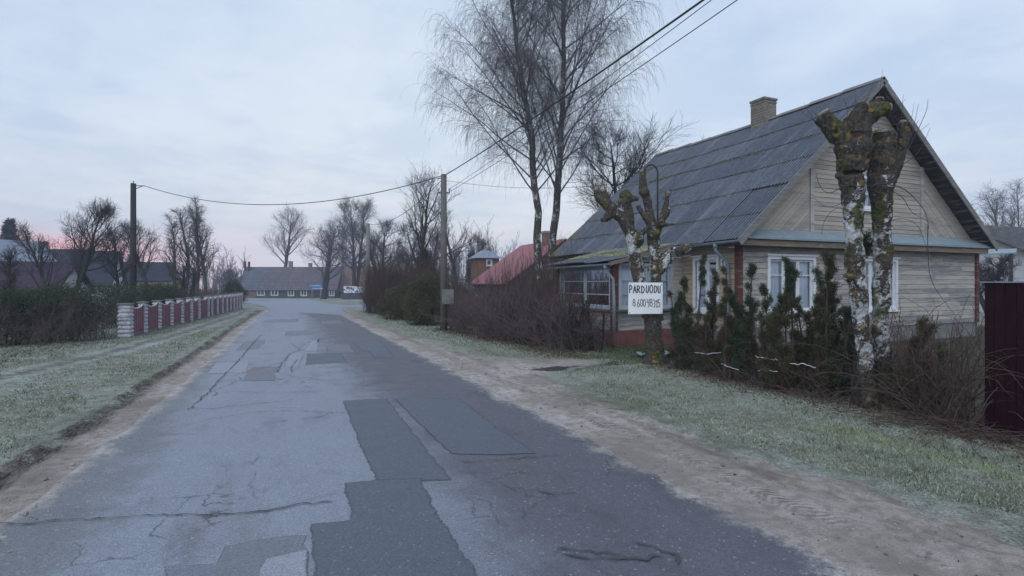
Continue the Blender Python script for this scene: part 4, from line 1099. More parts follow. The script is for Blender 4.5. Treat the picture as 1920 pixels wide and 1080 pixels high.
# ================================================================== hand-lettered sign on the tree
def stroke_mesh(mb, lines, O, u, v, n, w, th=.004):
    for ln in lines:
        pts = [A(*O) + A(*u) * p[0] + A(*v) * p[1] for p in ln]
        for a, b_ in zip(pts[:-1], pts[1:]):
            t = (b_ - a); L = np.linalg.norm(t)
            if L < 1e-6: continue
            t /= L; s = np.cross(A(*n), t) * w / 2; e = t * w * .35; nn = A(*n) * th
            mb.hexa([a - e - s, b_ + e - s, b_ + e + s, a - e + s, a - e - s + nn, b_ + e - s + nn, b_ + e + s + nn, a - e + s + nn])
def arc(cx, cy, rx, ry, a0, a1, k=10): return [(cx + rx * math.cos(RAD(a0 + (a1 - a0) * i / k)), cy + ry * math.sin(RAD(a0 + (a1 - a0) * i / k))) for i in range(k + 1)]
GLY = {
 'P': [[(.05, 0), (.08, 1)], [(.06, .98)] + arc(.3, .74, .36, .25, 80, -85) + [(.06, .46)]],
 'A': [[(0, 0), (.38, 1), (.72, 0)], [(.14, .36), (.60, .36)]],
 'R': [[(.04, 0), (.06, 1)], [(.05, .97)] + arc(.28, .74, .34, .24, 80, -85) + [(.08, .48)], [(.22, .47), (.70, 0)]],
 'D': [[(.06, 0), (.06, 1)], [(.04, .98)] + arc(.15, .5, .55, .48, 80, -80) + [(.04, .02)]],
 'U': [[(.04, 1), (.05, .35)] + arc(.36, .33, .31, .32, 185, 355) + [(.68, 1)]],
 'O': [arc(.38, .5, .37, .5, 60, 420, 16)],
 '8': [arc(.32, .74, .24, .25, 30, 390, 12), arc(.32, .25, .30, .26, 90, 450, 12)],
 '6': [[(.55, .98), (.22, .66), (.06, .3)] + arc(.32, .26, .27, .26, 170, 520, 12)],
 '0': [arc(.30, .5, .27, .5, 80, 440, 14)],
 '4': [[(.10, 1), (.04, .52), (.52, .55)], [(.50, 1.0), (.46, -.04)]],
 '3': [[(.05, .95)] + arc(.28, .74, .27, .24, 60, -75) + arc(.26, .24, .32, .27, 80, -110), ],
 '1': [[(.06, .72), (.36, 1), (.34, -.02)], [(.12, .02), (.52, 0)]],
 '5': [[(.60, .98), (.16, .96), (.10, .56)] + arc(.28, .30, .30, .29, 110, -130)],
}
def write(mb, s, O, u, v, n, h, xs, ws, w, jit, seed):
    r = random.Random(seed)
    for ch, x, wd in zip(s, xs, ws):
        if ch == ' ': continue
        dy, rot, hh = r.uniform(-jit, jit) * h, r.uniform(-.05, .05), h * r.uniform(.95, 1.06)
        L = [[(x + (p[0] * wd) - rot * p[1] * hh, dy + p[1] * hh) for p in ln] for ln in GLY[ch]]
        stroke_mesh(mb, L, O, u, v, n, w)
sc = W(1210.5, 559.5, 11.18)
yawS = RAD(-14); us = A(math.cos(yawS), math.sin(yawS), -.012); ns = A(math.sin(yawS), -math.cos(yawS), 0); vs_ = A(.012, 0, 1.)
sg = thing('sign', 'white hand-lettered for-sale board nailed to the pollarded birch', 'sign', (sc.x, sc.y, sc.z))
SW, SH = .735, .645
b = MB(); c0 = A(*sc)
q = [c0 - us * SW / 2 - vs_ * SH / 2, c0 + us * SW / 2 - vs_ * SH * .485, c0 + us * SW / 2 + vs_ * SH * .51, c0 - us * SW / 2 + vs_ * SH / 2]
b.hexa([k - ns * .008 for k in q] + [k + ns * .004 for k in q]); bd = b.build('board', MATS['sign_white'], sg)
O = c0 - us * SW / 2 - vs_ * SH / 2 + ns * .0045
b = MB()
write(b, 'PARDUODU', O + vs_ * .438, us, vs_, ns, .145, [.018, .098, .182, .275, .372, .452, .546, .635], [.085, .088, .088, .085, .075, .085, .085, .07], .019, .05, 1)
b.build('lettering', MATS['ink'], sg)
b = MB()
write(b, '860048315', O + vs_ * .155, us, vs_, ns, .150, [.095, .185, .252, .315, .395, .460, .520, .585, .630], [.085, .085, .085, .085, .085, .085, .085, .075, .085], .0115, .06, 2)
b.build('lettering', MATS['ink'], sg)
for (a, h) in ((.035, .03), (.965, .61), (.04, .61), (.96, .035)):
    p = O + us * SW * a + vs_ * h; b = MB(); b.bar(p, p + ns * .006, .014); b.build('nail', MATS['iron'], sg)

# ================================================================== pollarded birches
def limb_tree(name, specs, cuts, mat, label, cat, base, voxel=.017, disp=.03, group=None, seed=0, depth_jit=None, twigs=None, ws=1.0):
    root = thing(name, label, cat, base, 0, group)
    mb = MB(); r = np.random.default_rng(seed)
    def samp(spec):
        d0 = spec[0]; pts = spec[1]; P = []; R = []
        for p in pts:
            d = d0 + (p[3] if len(p) > 3 else 0); w = W(p[0], p[1], d); P.append((w.x, w.y, w.z)); R.append(p[2] * ws * d / FPX / 2 * r.uniform(.95, 1.05))
        P = np.array(P); R = np.array(R); m = len(P); t = np.linspace(0, m - 1, (m - 1) * 5 + 1); i = np.minimum(t.astype(int), m - 2); f = (t - i)[:, None]
        def pt(k): return P[np.clip(k, 0, m - 1)]
        p0, p1, p2, p3 = pt(i - 1), pt(i), pt(i + 1), pt(i + 2)
        Q = .5 * ((2 * p1) + (-p0 + p2) * f + (2 * p0 - 5 * p1 + 4 * p2 - p3) * f ** 2 + (-p0 + 3 * p1 - 3 * p2 + p3) * f ** 3)
        RR = np.interp(t, np.arange(m), R) * (1 + .05 * np.sin(t * 5.3 + m))
        return Q, RR
    for sp in specs:
        Q, RR = samp(sp); mb.tube(Q, RR, 14)
    for bl in cuts.get('knobs', []):
        w = W(bl[0], bl[1], bl[3]); rad = ws * bl[2] * bl[3] / FPX / 2
        a = np.linspace(-math.pi / 2, math.pi / 2, 7); P = np.array([(w.x, w.y, w.z + rad * .9 * math.sin(k)) for k in a]); mb.tube(P, np.maximum(rad * np.cos(a), .004), 12)
    o = mb.build('trunk', MATS[mat], root, True)
    md = o.modifiers.new('remesh', 'REMESH'); md.mode = 'VOXEL'; md.voxel_size = voxel; md.use_smooth_shade = True
    tx = bpy.data.textures.new('bark_lumps', 'CLOUDS'); tx.noise_scale = .22; tx.noise_depth = 3
    dm = o.modifiers.new('lumps', 'DISPLACE'); dm.texture = tx; dm.strength = disp * 1.6; dm.mid_level = .50; dm.texture_coords = 'LOCAL'
    tx2 = bpy.data.textures.new('bark_scales', 'CLOUDS'); tx2.noise_scale = .045; tx2.noise_depth = 3
    d2 = o.modifiers.new('scales', 'DISPLACE'); d2.texture = tx2; d2.strength = disp * .9; d2.mid_level = .50; d2.texture_coords = 'LOCAL'
    # pale sawn ends
    for (x, y, w, d, tx_, ty_) in cuts.get('ends', []):
        c = W(x, y, d); rad = ws * w * d / FPX / 2; t = A(*W(x + tx_, y + ty_, d)) - A(*c); t /= np.linalg.norm(t)
        e = MB(); e.tube([A(*c) - t * .03, A(*c) + t * .012, A(*c) + t * .02], [rad * .90, rad * .86, rad * .5], 12); e.build('cut_end', MATS['cut_wood'], root)
    if twigs:
        tb = MB()
        k = 46; e = [cuts['ends'][i] for i in r.integers(0, len(cuts['ends']), k)]; S0 = np.array([tuple(W(q[0] + r.normal() * q[2] * .5, q[1] + abs(r.normal()) * q[2] * .9, q[3])) for q in e])
        dr = r.normal(size=(k, 3)) * .7; dr[:, 2] = np.abs(dr[:, 2]) + .3; dr /= np.linalg.norm(dr, axis=1, keepdims=True); ln = r.uniform(.06, .38, k)
        tv = np.linspace(0, 1, 5)[None, :, None]; PP = S0[:, None] + dr[:, None] * ln[:, None, None] * tv + A(0, 0, 1) * (ln[:, None, None] * .35 * tv ** 2)
        tb.tubes(PP, np.repeat(np.linspace(.0042, .0015, 5)[None], k, 0), 4)
        for (d, pts, w) in twigs:
            P = np.array([tuple(W(p[0], p[1], d + (p[2] if len(p) > 2 else 0))) for p in pts]); m = len(P)
            t = np.linspace(0, m - 1, 12); i = np.minimum(t.astype(int), m - 2); f = (t - i)[:, None]
            pt = lambda k: P[np.clip(k, 0, m - 1)]
            p0, p1, p2, p3 = pt(i - 1), pt(i), pt(i + 1), pt(i + 2)
            Q = .5 * ((2 * p1) + (-p0 + p2) * f + (2 * p0 - 5 * p1 + 4 * p2 - p3) * f ** 2 + (-p0 + 3 * p1 - 3 * p2 + p3) * f ** 3)
            tb.tube(Q, np.linspace(w, .002, 12), 5)
        tb.build('twigs', MATS['twig_dark'], root, True)
    return root
D1 = 7.4
bx_, by_ = GD(1650, D1)
limb_tree('tree', [
    (D1, [(1642, 784, 66), (1629, 758, 42), (1625, 711, 31), (1621, 657, 30), (1616, 620, 32), (1609, 548, 36), (1603, 480, 36), (1600, 420, 37), (1599, 362, 43), (1596, 330, 53), (1598, 300, 64), (1600, 272, 70), (1603, 246, 60), (1608, 222, 44)]),
    (D1, [(1600, 290, 40), (1580, 258, 36), (1561, 236, 32), (1544, 214, 26)]),
    (D1, [(1590, 272, 28), (1562, 254, 24), (1540, 228, 18), (1534, 222, 14)]),
    (D1, [(1600, 258, 44), (1618, 226, 40), (1640, 208, 35), (1664, 203, 27)]),
    (D1 - .12, [(1602, 250, 34), (1606, 218, 30), (1618, 198, 26)]),
    (D1 + .1, [(1625, 225, 28), (1642, 200, 22), (1650, 187, 18)]),
    (D1 + .12, [(1664, 784, 60), (1659, 758, 38), (1658, 711, 32), (1655, 657, 30), (1651, 620, 31), (1653, 548, 34), (1655, 480, 34), (1653, 420, 34), (1652, 362, 44), (1653, 330, 50), (1655, 300, 50), (1656, 272, 46), (1656, 250, 40)]),
    (D1 + .15, [(1658, 356, 28), (1674, 322, 27), (1688, 290, 22), (1693, 262, 18), (1693, 230, 15)]),
    (D1 + .10, [(1668, 328, 26), (1684, 300, 22), (1698, 262, 17), (1702, 240, 13)]),
    (D1, [(1655, 770, 46), (1630, 790, 26, -.10)]), (D1, [(1660, 770, 46), (1690, 786, 24, -.05)]), (D1, [(1650, 775, 44), (1652, 800, 24, -.2)])],
    {'knobs': [(1563, 240, 36, D1), (1632, 214, 44, D1), (1606, 230, 46, D1), (1574, 330, 20, D1), (1590, 520, 20, D1), (1664, 430, 22, D1 + .1), (1610, 372, 26, D1 - .08)],
     'ends': [(1543, 211, 27, D1, -8, -10), (1665, 203, 26, D1, 10, 0), (1649, 185, 18, D1 + .1, 2, -10), (1653, 247, 34, D1 + .12, 1, -10), (1693, 228, 15, D1 + .15, 0, -10), (1618, 196, 27, D1 - .12, 4, -10)]},
    'bark_pollard', 'thick two-stemmed pollarded birch with white bark and ochre lichen beside the maroon fence', 'tree', (bx_, by_, 0), .016, .035, 'pollarded birches', 3, ws=.89,
    twigs=[(D1 - .2, [(1632, 352), (1650, 344), (1690, 352), (1715, 372), (1735, 398), (1742, 430)], .010), (D1 - .2, [(1620, 350), (1585, 348), (1556, 362), (1538, 350), (1530, 325)], .008),
           (D1 - .2, [(1640, 346), (1672, 330), (1692, 300), (1704, 265), (1722, 225)], .009), (D1 - .2, [(1612, 358), (1580, 380), (1550, 388), (1525, 370)], .006),
           (D1 - .2, [(1650, 348), (1690, 368), (1712, 400), (1755, 420)], .006), (D1, [(1690, 300), (1712, 262), (1736, 210), (1740, 186)], .006), (D1, [(1692, 290), (1712, 240), (1722, 195)], .005),
           (D1, [(1690, 310), (1722, 285), (1744, 240)], .004), (D1, [(1655, 420), (1690, 410), (1722, 425), (1738, 470)], .005), (D1, [(1598, 400), (1570, 390), (1548, 410), (1540, 440)], .005),
           (D1, [(1705, 265), (1720, 250), (1742, 232)], .004), (D1 - .2, [(1740, 420), (1740, 470), (1748, 530), (1790, 590)], .006)])
D2 = 11.45
bx2, by2 = GD(1228, D2)
limb_tree('tree', [
    (D2, [(1229, 690, 60), (1228, 668, 42), (1226, 640, 35), (1224, 610, 35), (1222, 580, 42)]),
    (D2, [(1219, 592, 36), (1204, 545, 28), (1194, 500, 28), (1187, 455, 27), (1179, 430, 25), (1168, 410, 26), (1152, 396, 26), (1138, 382, 22), (1130, 358, 13)]),
    (D2, [(1140, 386, 16), (1122, 372, 13), (1117, 356, 11)]),
    (D2, [(1150, 396, 22), (1134, 410, 14), (1126, 413, 8)]),
    (D2, [(1176, 424, 24), (1172, 400, 22), (1170, 380, 24), (1178, 366, 20)]), (D2, [(1182, 432, 16), (1184, 410, 12), (1178, 380, 14)]),
    (D2, [(1172, 380, 18), (1188, 372, 13), (1196, 376, 8)]), (D2, [(1172, 374, 16), (1174, 360, 12), (1174, 356, 8)]),
    (D2 + .05, [(1229, 600, 34), (1230, 550, 25), (1229, 500, 24), (1226, 460, 24), (1222, 425, 22), (1217, 395, 17), (1212, 370, 17), (1206, 350, 18), (1204, 322, 9)]),
    (D2 + .05, [(1208, 355, 14), (1207, 335, 10), (1208, 318, 8)]),
    (D2 + .05, [(1226, 450, 18), (1236, 425, 14), (1243, 405, 14), (1248, 385, 13), (1253, 362, 8)]), (D2 + .05, [(1240, 416, 13), (1250, 400, 12), (1252, 392, 11)]),
    (D2, [(1190, 448, 16), (1206, 434, 12), (1222, 424, 10)]), (D2, [(1222, 425, 14), (1210, 408, 12), (1200, 394, 9), (1196, 386, 7)]),
    (D2 + .05, [(1232, 510, 26), (1246, 488, 24), (1264, 475, 22), (1286, 466, 18), (1298, 460, 13)]),
    (D2, [(1236, 425, 9), (1252, 421, 6), (1266, 420, 4)])],
    {'knobs': [(1173, 368, 26, D2), (1208, 360, 22, D2), (1240, 420, 20, D2), (1192, 450, 36, D2), (1226, 440, 28, D2), (1147, 392, 28, D2), (1262, 472, 24, D2)],
     'ends': [(1130, 356, 13, D2, 0, -9), (1117, 354, 11, D2, -1, -9), (1204, 320, 9, D2 + .05, 0, -9), (1253, 360, 10, D2 + .05, 1, -9), (1252, 390, 12, D2 + .05, 0, -9)]},
    'bark_signtree', 'mossy pollarded birch with forked stumpy limbs carrying the white for-sale board', 'tree', (bx2, by2, 0), .016, .03, 'pollarded birches', 5, ws=.90,
    twigs=[(D2 - .1, [(1142, 418), (1156, 396), (1164, 384)], .008), (D2, [(1265, 480), (1290, 470), (1310, 460)], .01), (D2, [(1280, 474), (1296, 478), (1306, 470)], .008), (D2, [(1222, 400), (1232, 390), (1240, 385)], .006)])

# ================================================================== maroon sheet-metal fence at the right
FX = 7.37; FY0 = 3.60
fm = thing('fence', 'dark maroon profiled sheet-metal fence beside the thick pollarded birch', 'fence', (FX, FY0, 0))
def trap_sheet(mb, p0, dirv, nrm, L, z0, z1, period=.20, depth=.028):
    p0 = A(*p0); dirv = A(*dirv); nrm = A(*nrm); xs = []; k = 0
    while k * period < L:
        s = k * period
        for (a, h) in ((0, 0), (.45, 0), (.55, 1), (.90, 1)):
            if s + a * period <= L: xs.append((s + a * period, h))
        k += 1
    v = []
    for zz in (z0, z1):
        for (s, h) in xs: v.append(p0 + dirv * s + nrm * (h * depth) + A(0, 0, zz))
    m = len(xs); mb.add(v, [[i, i + 1, m + i + 1, m + i] for i in range(m - 1)])
    v2 = [A(*q) - nrm * .0012 for q in v]; mb.add(v2, [[i, m + i, m + i + 1, i + 1] for i in range(m - 1)])
for k in range(4):
    b = MB(); trap_sheet(b, (FX - .03, FY0 - k * 1.16, 0), (0, -1, 0), (-1, 0, 0), 1.155, .03, 1.70); b.build('panel', MATS['sheet_maroon'], fm)
for k in range(3):
    b = MB(); b.box((FX + .03, FY0 - .03 - k * 2.3, .86), (.06, .06, 1.72)); b.build('post', MATS['sheet_maroon'], fm)
b = MB(); b.box((FX + .0, FY0 - 2.3, 1.45), (.035, 4.6, .04)); b.box((FX + .0, FY0 - 2.3, .35), (.035, 4.6, .04)); b.build('rail', MATS['sheet_maroon'], fm)
b = MB(); b.box((FX - .035, FY0 - 2.3, 1.706), (.07, 4.66, .014)); b.build('coping', MATS['gutter_grey'], fm)

# ================================================================== block and panel fence at the left
fa, fb = A(*G(231, 634)), A(*G(452, 578.5))
fd = (fb - fa) / np.linalg.norm(fb - fa); fn = A(fd[1], -fd[0])
def on_line(px):
    k = (px - 960) / FPX; q = A(CS - k * SN, -SN - k * CS)       # l - k d = 0
    return -np.dot(fa, q) / np.dot(fd, q)
bf = thing('fence', 'low fence of pale rough blocks and maroon panels along the footpath', 'fence', (fa[0], fa[1], 0))
def pillar(mb, x, y, z, h, w, rz, seed):
    r = np.random.default_rng(seed); n = 8; ch = (h - .05) / n
    for i in range(n):
        ww = w * r.uniform(.97, 1.03); c = ch - .012
        z0 = z + i * ch; e = .022
        # rough-faced block: bulging middle ring
        pr = [(ww / 2 - e, z0 - .0), (ww / 2 - .004, z0 + c * .22), (ww / 2 + .006, z0 + c * .5), (ww / 2 - .002, z0 + c * .8), (ww / 2 - e, z0 + c), (ww / 2 - e - .006, z0 + c + .012)]
        v = []
        for (q, zz) in pr:
            for (sx, sy) in ((-1, -1), (0, -1.03), (1, -1), (1.03, 0), (1, 1), (0, 1.03), (-1, 1), (-1.03, 0)):
                j = r.uniform(-.008, .008); a, b_ = sx * (q + j), sy * (q + j)
                v.append((x + a * math.cos(rz) - b_ * math.sin(rz), y + a * math.sin(rz) + b_ * math.cos(rz), zz))
        f = [[k * 8 + i_, k * 8 + (i_ + 1) % 8, (k + 1) * 8 + (i_ + 1) % 8, (k + 1) * 8 + i_] for k in range(len(pr) - 1) for i_ in range(8)]
        mb.add(v, f)
rzf = math.atan2(fd[1], fd[0])
pil_px = [236, 268, 295, 318, 338, 355.5, 370, 387.5, 394.5, 405, 414.5, 423, 430, 436.5, 442, 447, 451.5]
ss = [on_line(p) for p in pil_px]
for i, s in enumerate(ss):
    p = fa + fd * s; z = tz(*p); b = MB(); h = 1.06; w = .23 if i else .32
    pillar(b, p[0], p[1], z, h, w, rzf, i); po = b.build('pillar', MATS['block'], bf)
    b = MB(); b.box((p[0], p[1], z + h - .02), (w + .06, w + .06, .045), rzf); b.build('cap', MATS['concrete'], po)
for i in range(len(ss) - 1):
    s0, s1 = ss[i] + .10, ss[i + 1] - .10
    if s1 - s0 < .25: continue
    n = max(8, int((s1 - s0) / .045)); xs = np.linspace(s0, s1, n); b = MB(); lo = []; hi = []
    t = (xs - s0) / (s1 - s0); top = .86 + .13 * np.abs(2 * t - 1) ** 2.2
    for j, (s, tp) in enumerate(zip(xs, top)):
        p = fa + fd * s + fn * (.05 + .012 * (1 if (j // 2) % 2 else -1)); z = tz(*p); lo.append((p[0], p[1], z + .09)); hi.append((p[0], p[1], z + tp))
    b.add(np.vstack([lo, hi]), [[k, k + 1, n + k + 1, n + k] for k in range(n - 1)])
    o = b.build('panel', MATS['panel_maroon'], bf); md = o.modifiers.new('thickness', 'SOLIDIFY'); md.thickness = .012
    b = MB(); P = np.array(hi) + A(fn[0] * 0, fn[1] * 0, .012); b.tube(P, .022, 6); b.build('trim', MATS['block'], o)
    b = MB(); a_ = fa + fd * s0; c_ = fa + fd * s1; b.bar((a_[0], a_[1], tz(*a_) + .04), (c_[0], c_[1], tz(*c_) + .04), .14, .09); b.build('footing', MATS['concrete'], bf)
# side run: one more pillar behind the corner
p = fa + fd * on_line(258) - fn * 2.1; b = MB(); pillar(b, p[0], p[1], tz(*p), 1.22, .34, rzf, 77); po = b.build('pillar', MATS['block'], bf)
b = MB(); b.box((p[0], p[1], tz(*p) + 1.20), (.44, .44, .05), rzf); b.build('cap', MATS['concrete'], po)

# ================================================================== poles and wires
def pole(px, py_top, py_base, d, r0, r1, label, mat='concrete_wood', ground=None):
    X, Y = GD(px, d); zb = tz(X, Y) if ground is None else ground; top = CAMZ + (HOR - py_top) / FPX * d
    t = thing('utility_pole', label, 'pole', (X, Y, zb), 0, 'utility poles along the road')
    b = MB(); b.tube([(X, Y, zb - .05), (X, Y, top)], [r0, r1], 10); b.build('shaft', MATS[mat], t, True)
    return t, A(X, Y, top)
def insulators(t, X, Y, zs, offs, arm=None):
    if arm is not None:
        b = MB(); b.bar((X - CS * arm, Y + SN * arm, zs[0] - .03), (X + CS * arm, Y - SN * arm, zs[0] - .03), .04); b.build('crossarm', MATS['iron'], t)
    for z in zs:
        for o_ in offs:
            b = MB(); x, y = X + CS * o_, Y - SN * o_
            b.tube([(x, y, z), (x, y, z + .05), (x, y, z + .055), (x, y, z + .11), (x, y, z + .13)], [.014, .014, .035, .035, .012], 8); b.build('insulator', MATS['insulator'], t, True)
def wire(pts, r, label, sag=None):
    b = MB(); P = []
    for (a, c, s) in pts:
        a = A(*a); c = A(*c); t = np.linspace(0, 1, 40)[:, None]; q = a + (c - a) * t; q[:, 2] -= 4 * s * (t * (1 - t))[:, 0]; P.append(q)
    for q in P: b.tube(q, r, 6)
    o = b.build('wire', MATS['wire'], None, True); return tag(o, label, 'wire', 'overhead wires')
pA, tA = pole(250, 344, 600, 26, .14, .115, 'dark wooden utility pole rising behind the block fence', 'bark_dark')
pB, tB = pole(832, 327, 619, 19.3, .125, .10, 'weathered grey utility pole with a small notice box beside the bare hedge')
pC, tC = pole(690, 419, 586, 31.2, .13, .10, 'grey braced utility pole at the corner of the side street', 'concrete')
pD, tD = pole(643, 461, 557, 92, .16, .12, 'thin distant utility pole in front of the long dark house', 'concrete')
# fittings
b = MB(); b.bar(tA + A(0, 0, -.10), tA + A(CS * .55, -SN * .55, -.12), .035); b.bar(tA + A(0, 0, -.3), tA + A(CS * .4, -SN * .4, -.14), .025); b.build('bracket', MATS['iron'], pA)
insulators(pA, tA[0], tA[1], [tA[2]], [.0])
b = MB(); b.box((tA[0], tA[1] - .02, 2.55), (.34, .34, .05)); b.box((tA[0], tA[1], 4.3), (.30, .30, .04)); b.build('strap', MATS['iron'], pA)
b = MB(); b.bar(tB + A(0, 0, -.10), tB + A(-CS * .22, SN * .22, -.16), .03); b.build('bracket', MATS['iron'], pB)
insulators(pB, tB[0], tB[1], [tB[2] - .62], [-.20, .20], .22)
bb = W(838, 556, 19.1)
b = MB(); b.box((bb.x, bb.y - .12, bb.z), (.40, .07, .50), RAD(-10)); nb = b.build('notice_box', MATS['box_green'], pB)
b = MB(); b.box((bb.x - .006, bb.y - .164, bb.z + .02), (.33, .012, .40), RAD(-10)); b.build('notice', MATS['concrete'], nb)
b = MB(); X, Y = GD(690, 31.2); e = A(*GD(727, 33.0)); b.bar((X, Y, 3.9), (e[0], e[1], .0), .17, .17); b.build('brace', MATS['concrete_wood'], pC)
b = MB(); b.bar((X, Y, 4.55), (X - CS * .35, Y + SN * .35, 4.62), .05); b.build('bracket', MATS['iron'], pC)
b = MB(); b.box((X - CS * .40, Y + SN * .40, 4.60), (.28, .14, .10), RAD(-23)); b.build('lamp_head', MATS['concrete'], pC)
insulators(pD, tD[0], tD[1], [tD[2] - .4, tD[2] - .9], [-.3, .3])
over = A(5.45, -14.0, 6.3)
wire([(tA + A(CS * .55, -SN * .55, -.12), tB + A(-CS * .1, SN * .1, -.06), .95), (tB + A(0, 0, -.06), A(4.75, -14.0, 6.3), .42)], .015, 'thick twisted cable from the left wooden pole over the notice-box pole and out overhead')
wire([(tB + A(CS * .2, -SN * .2, -.52), A(4.8, -14.0, 7.0), .40)], .006, 'thin wire just below the thick cable, running overhead from the notice-box pole')
wire([(tB + A(CS * .2, -SN * .2, -.62), A(5.4, -14.0, 7.0), .40)], .007, 'lower thin wire from the notice-box pole running overhead past the roof')
wire([(tB + A(0, 0, -.2), A(m0.x - CS * .38, m0.y + SN * .38, 4.62), .25)], .006, 'slack service wire from the notice-box pole to the bent iron mast')
wire([(tB + A(0, 0, -.12), tC + A(0, 0, -.05), .5)], .010, 'cable dipping from the notice-box pole to the braced pole')
wire([(tC + A(0, 0, -.1), A(*tD) + A(0, 0, -.3), .8)], .014, 'far cable from the braced pole to the thin distant pole')
# ================================================================== vegetation
def nrm(v): return v / (np.linalg.norm(v, axis=-1, keepdims=True) + 1e-9)
def grow(r, st, dr, ln, r0, r1, nseg, jit, up, upend=None):
    """paths from starts along directions with wander and an upward (or downward) pull"""
    m = len(st); P = [st]; d = nrm(dr); ups = np.linspace(up, up if upend is None else upend, nseg)
    for i in range(nseg):
        d = nrm(d + r.normal(size=(m, 3)) * jit + np.array([0, 0, 1.]) * (ups[i] / nseg))
        P.append(P[-1] + d * (ln / nseg)[:, None])
    P = np.stack(P, 1); t = np.linspace(0, 1, nseg + 1)[None]
    R = np.broadcast_to(np.asarray(r0)[..., None], (m, 1)) * (1 - t) + np.broadcast_to(np.asarray(r1)[..., None], (m, 1)) * t
    return P, R
def spawn(r, P, R, n, t0, t1, ang, angj=.2, pw=1.0):
    """n side shoots per path: start points, directions, parent radius there and place along the parent"""
    m, k, _ = P.shape
    t = t0 + (t1 - t0) * ((np.arange(n)[None] + r.uniform(0, 1, (m, n))) / n) ** pw
    f = t * (k - 1); i = np.minimum(f.astype(int), k - 2); w = (f - i)[..., None]
    mi = np.arange(m)[:, None]
    a, b = P[mi, i], P[mi, i + 1]; st = a + (b - a) * w; T = nrm(b - a)
    q = r.normal(size=T.shape); q = nrm(q - (q * T).sum(-1, keepdims=True) * T)
    an = (ang + r.normal(size=t.shape) * angj)[..., None]
    d = T * np.cos(an) + q * np.sin(an)
    rr = R[mi, i] * (1 - w[..., 0]) + R[mi, i + 1] * w[..., 0]
    return st.reshape(-1, 3), d.reshape(-1, 3), rr.reshape(-1), t.reshape(-1)

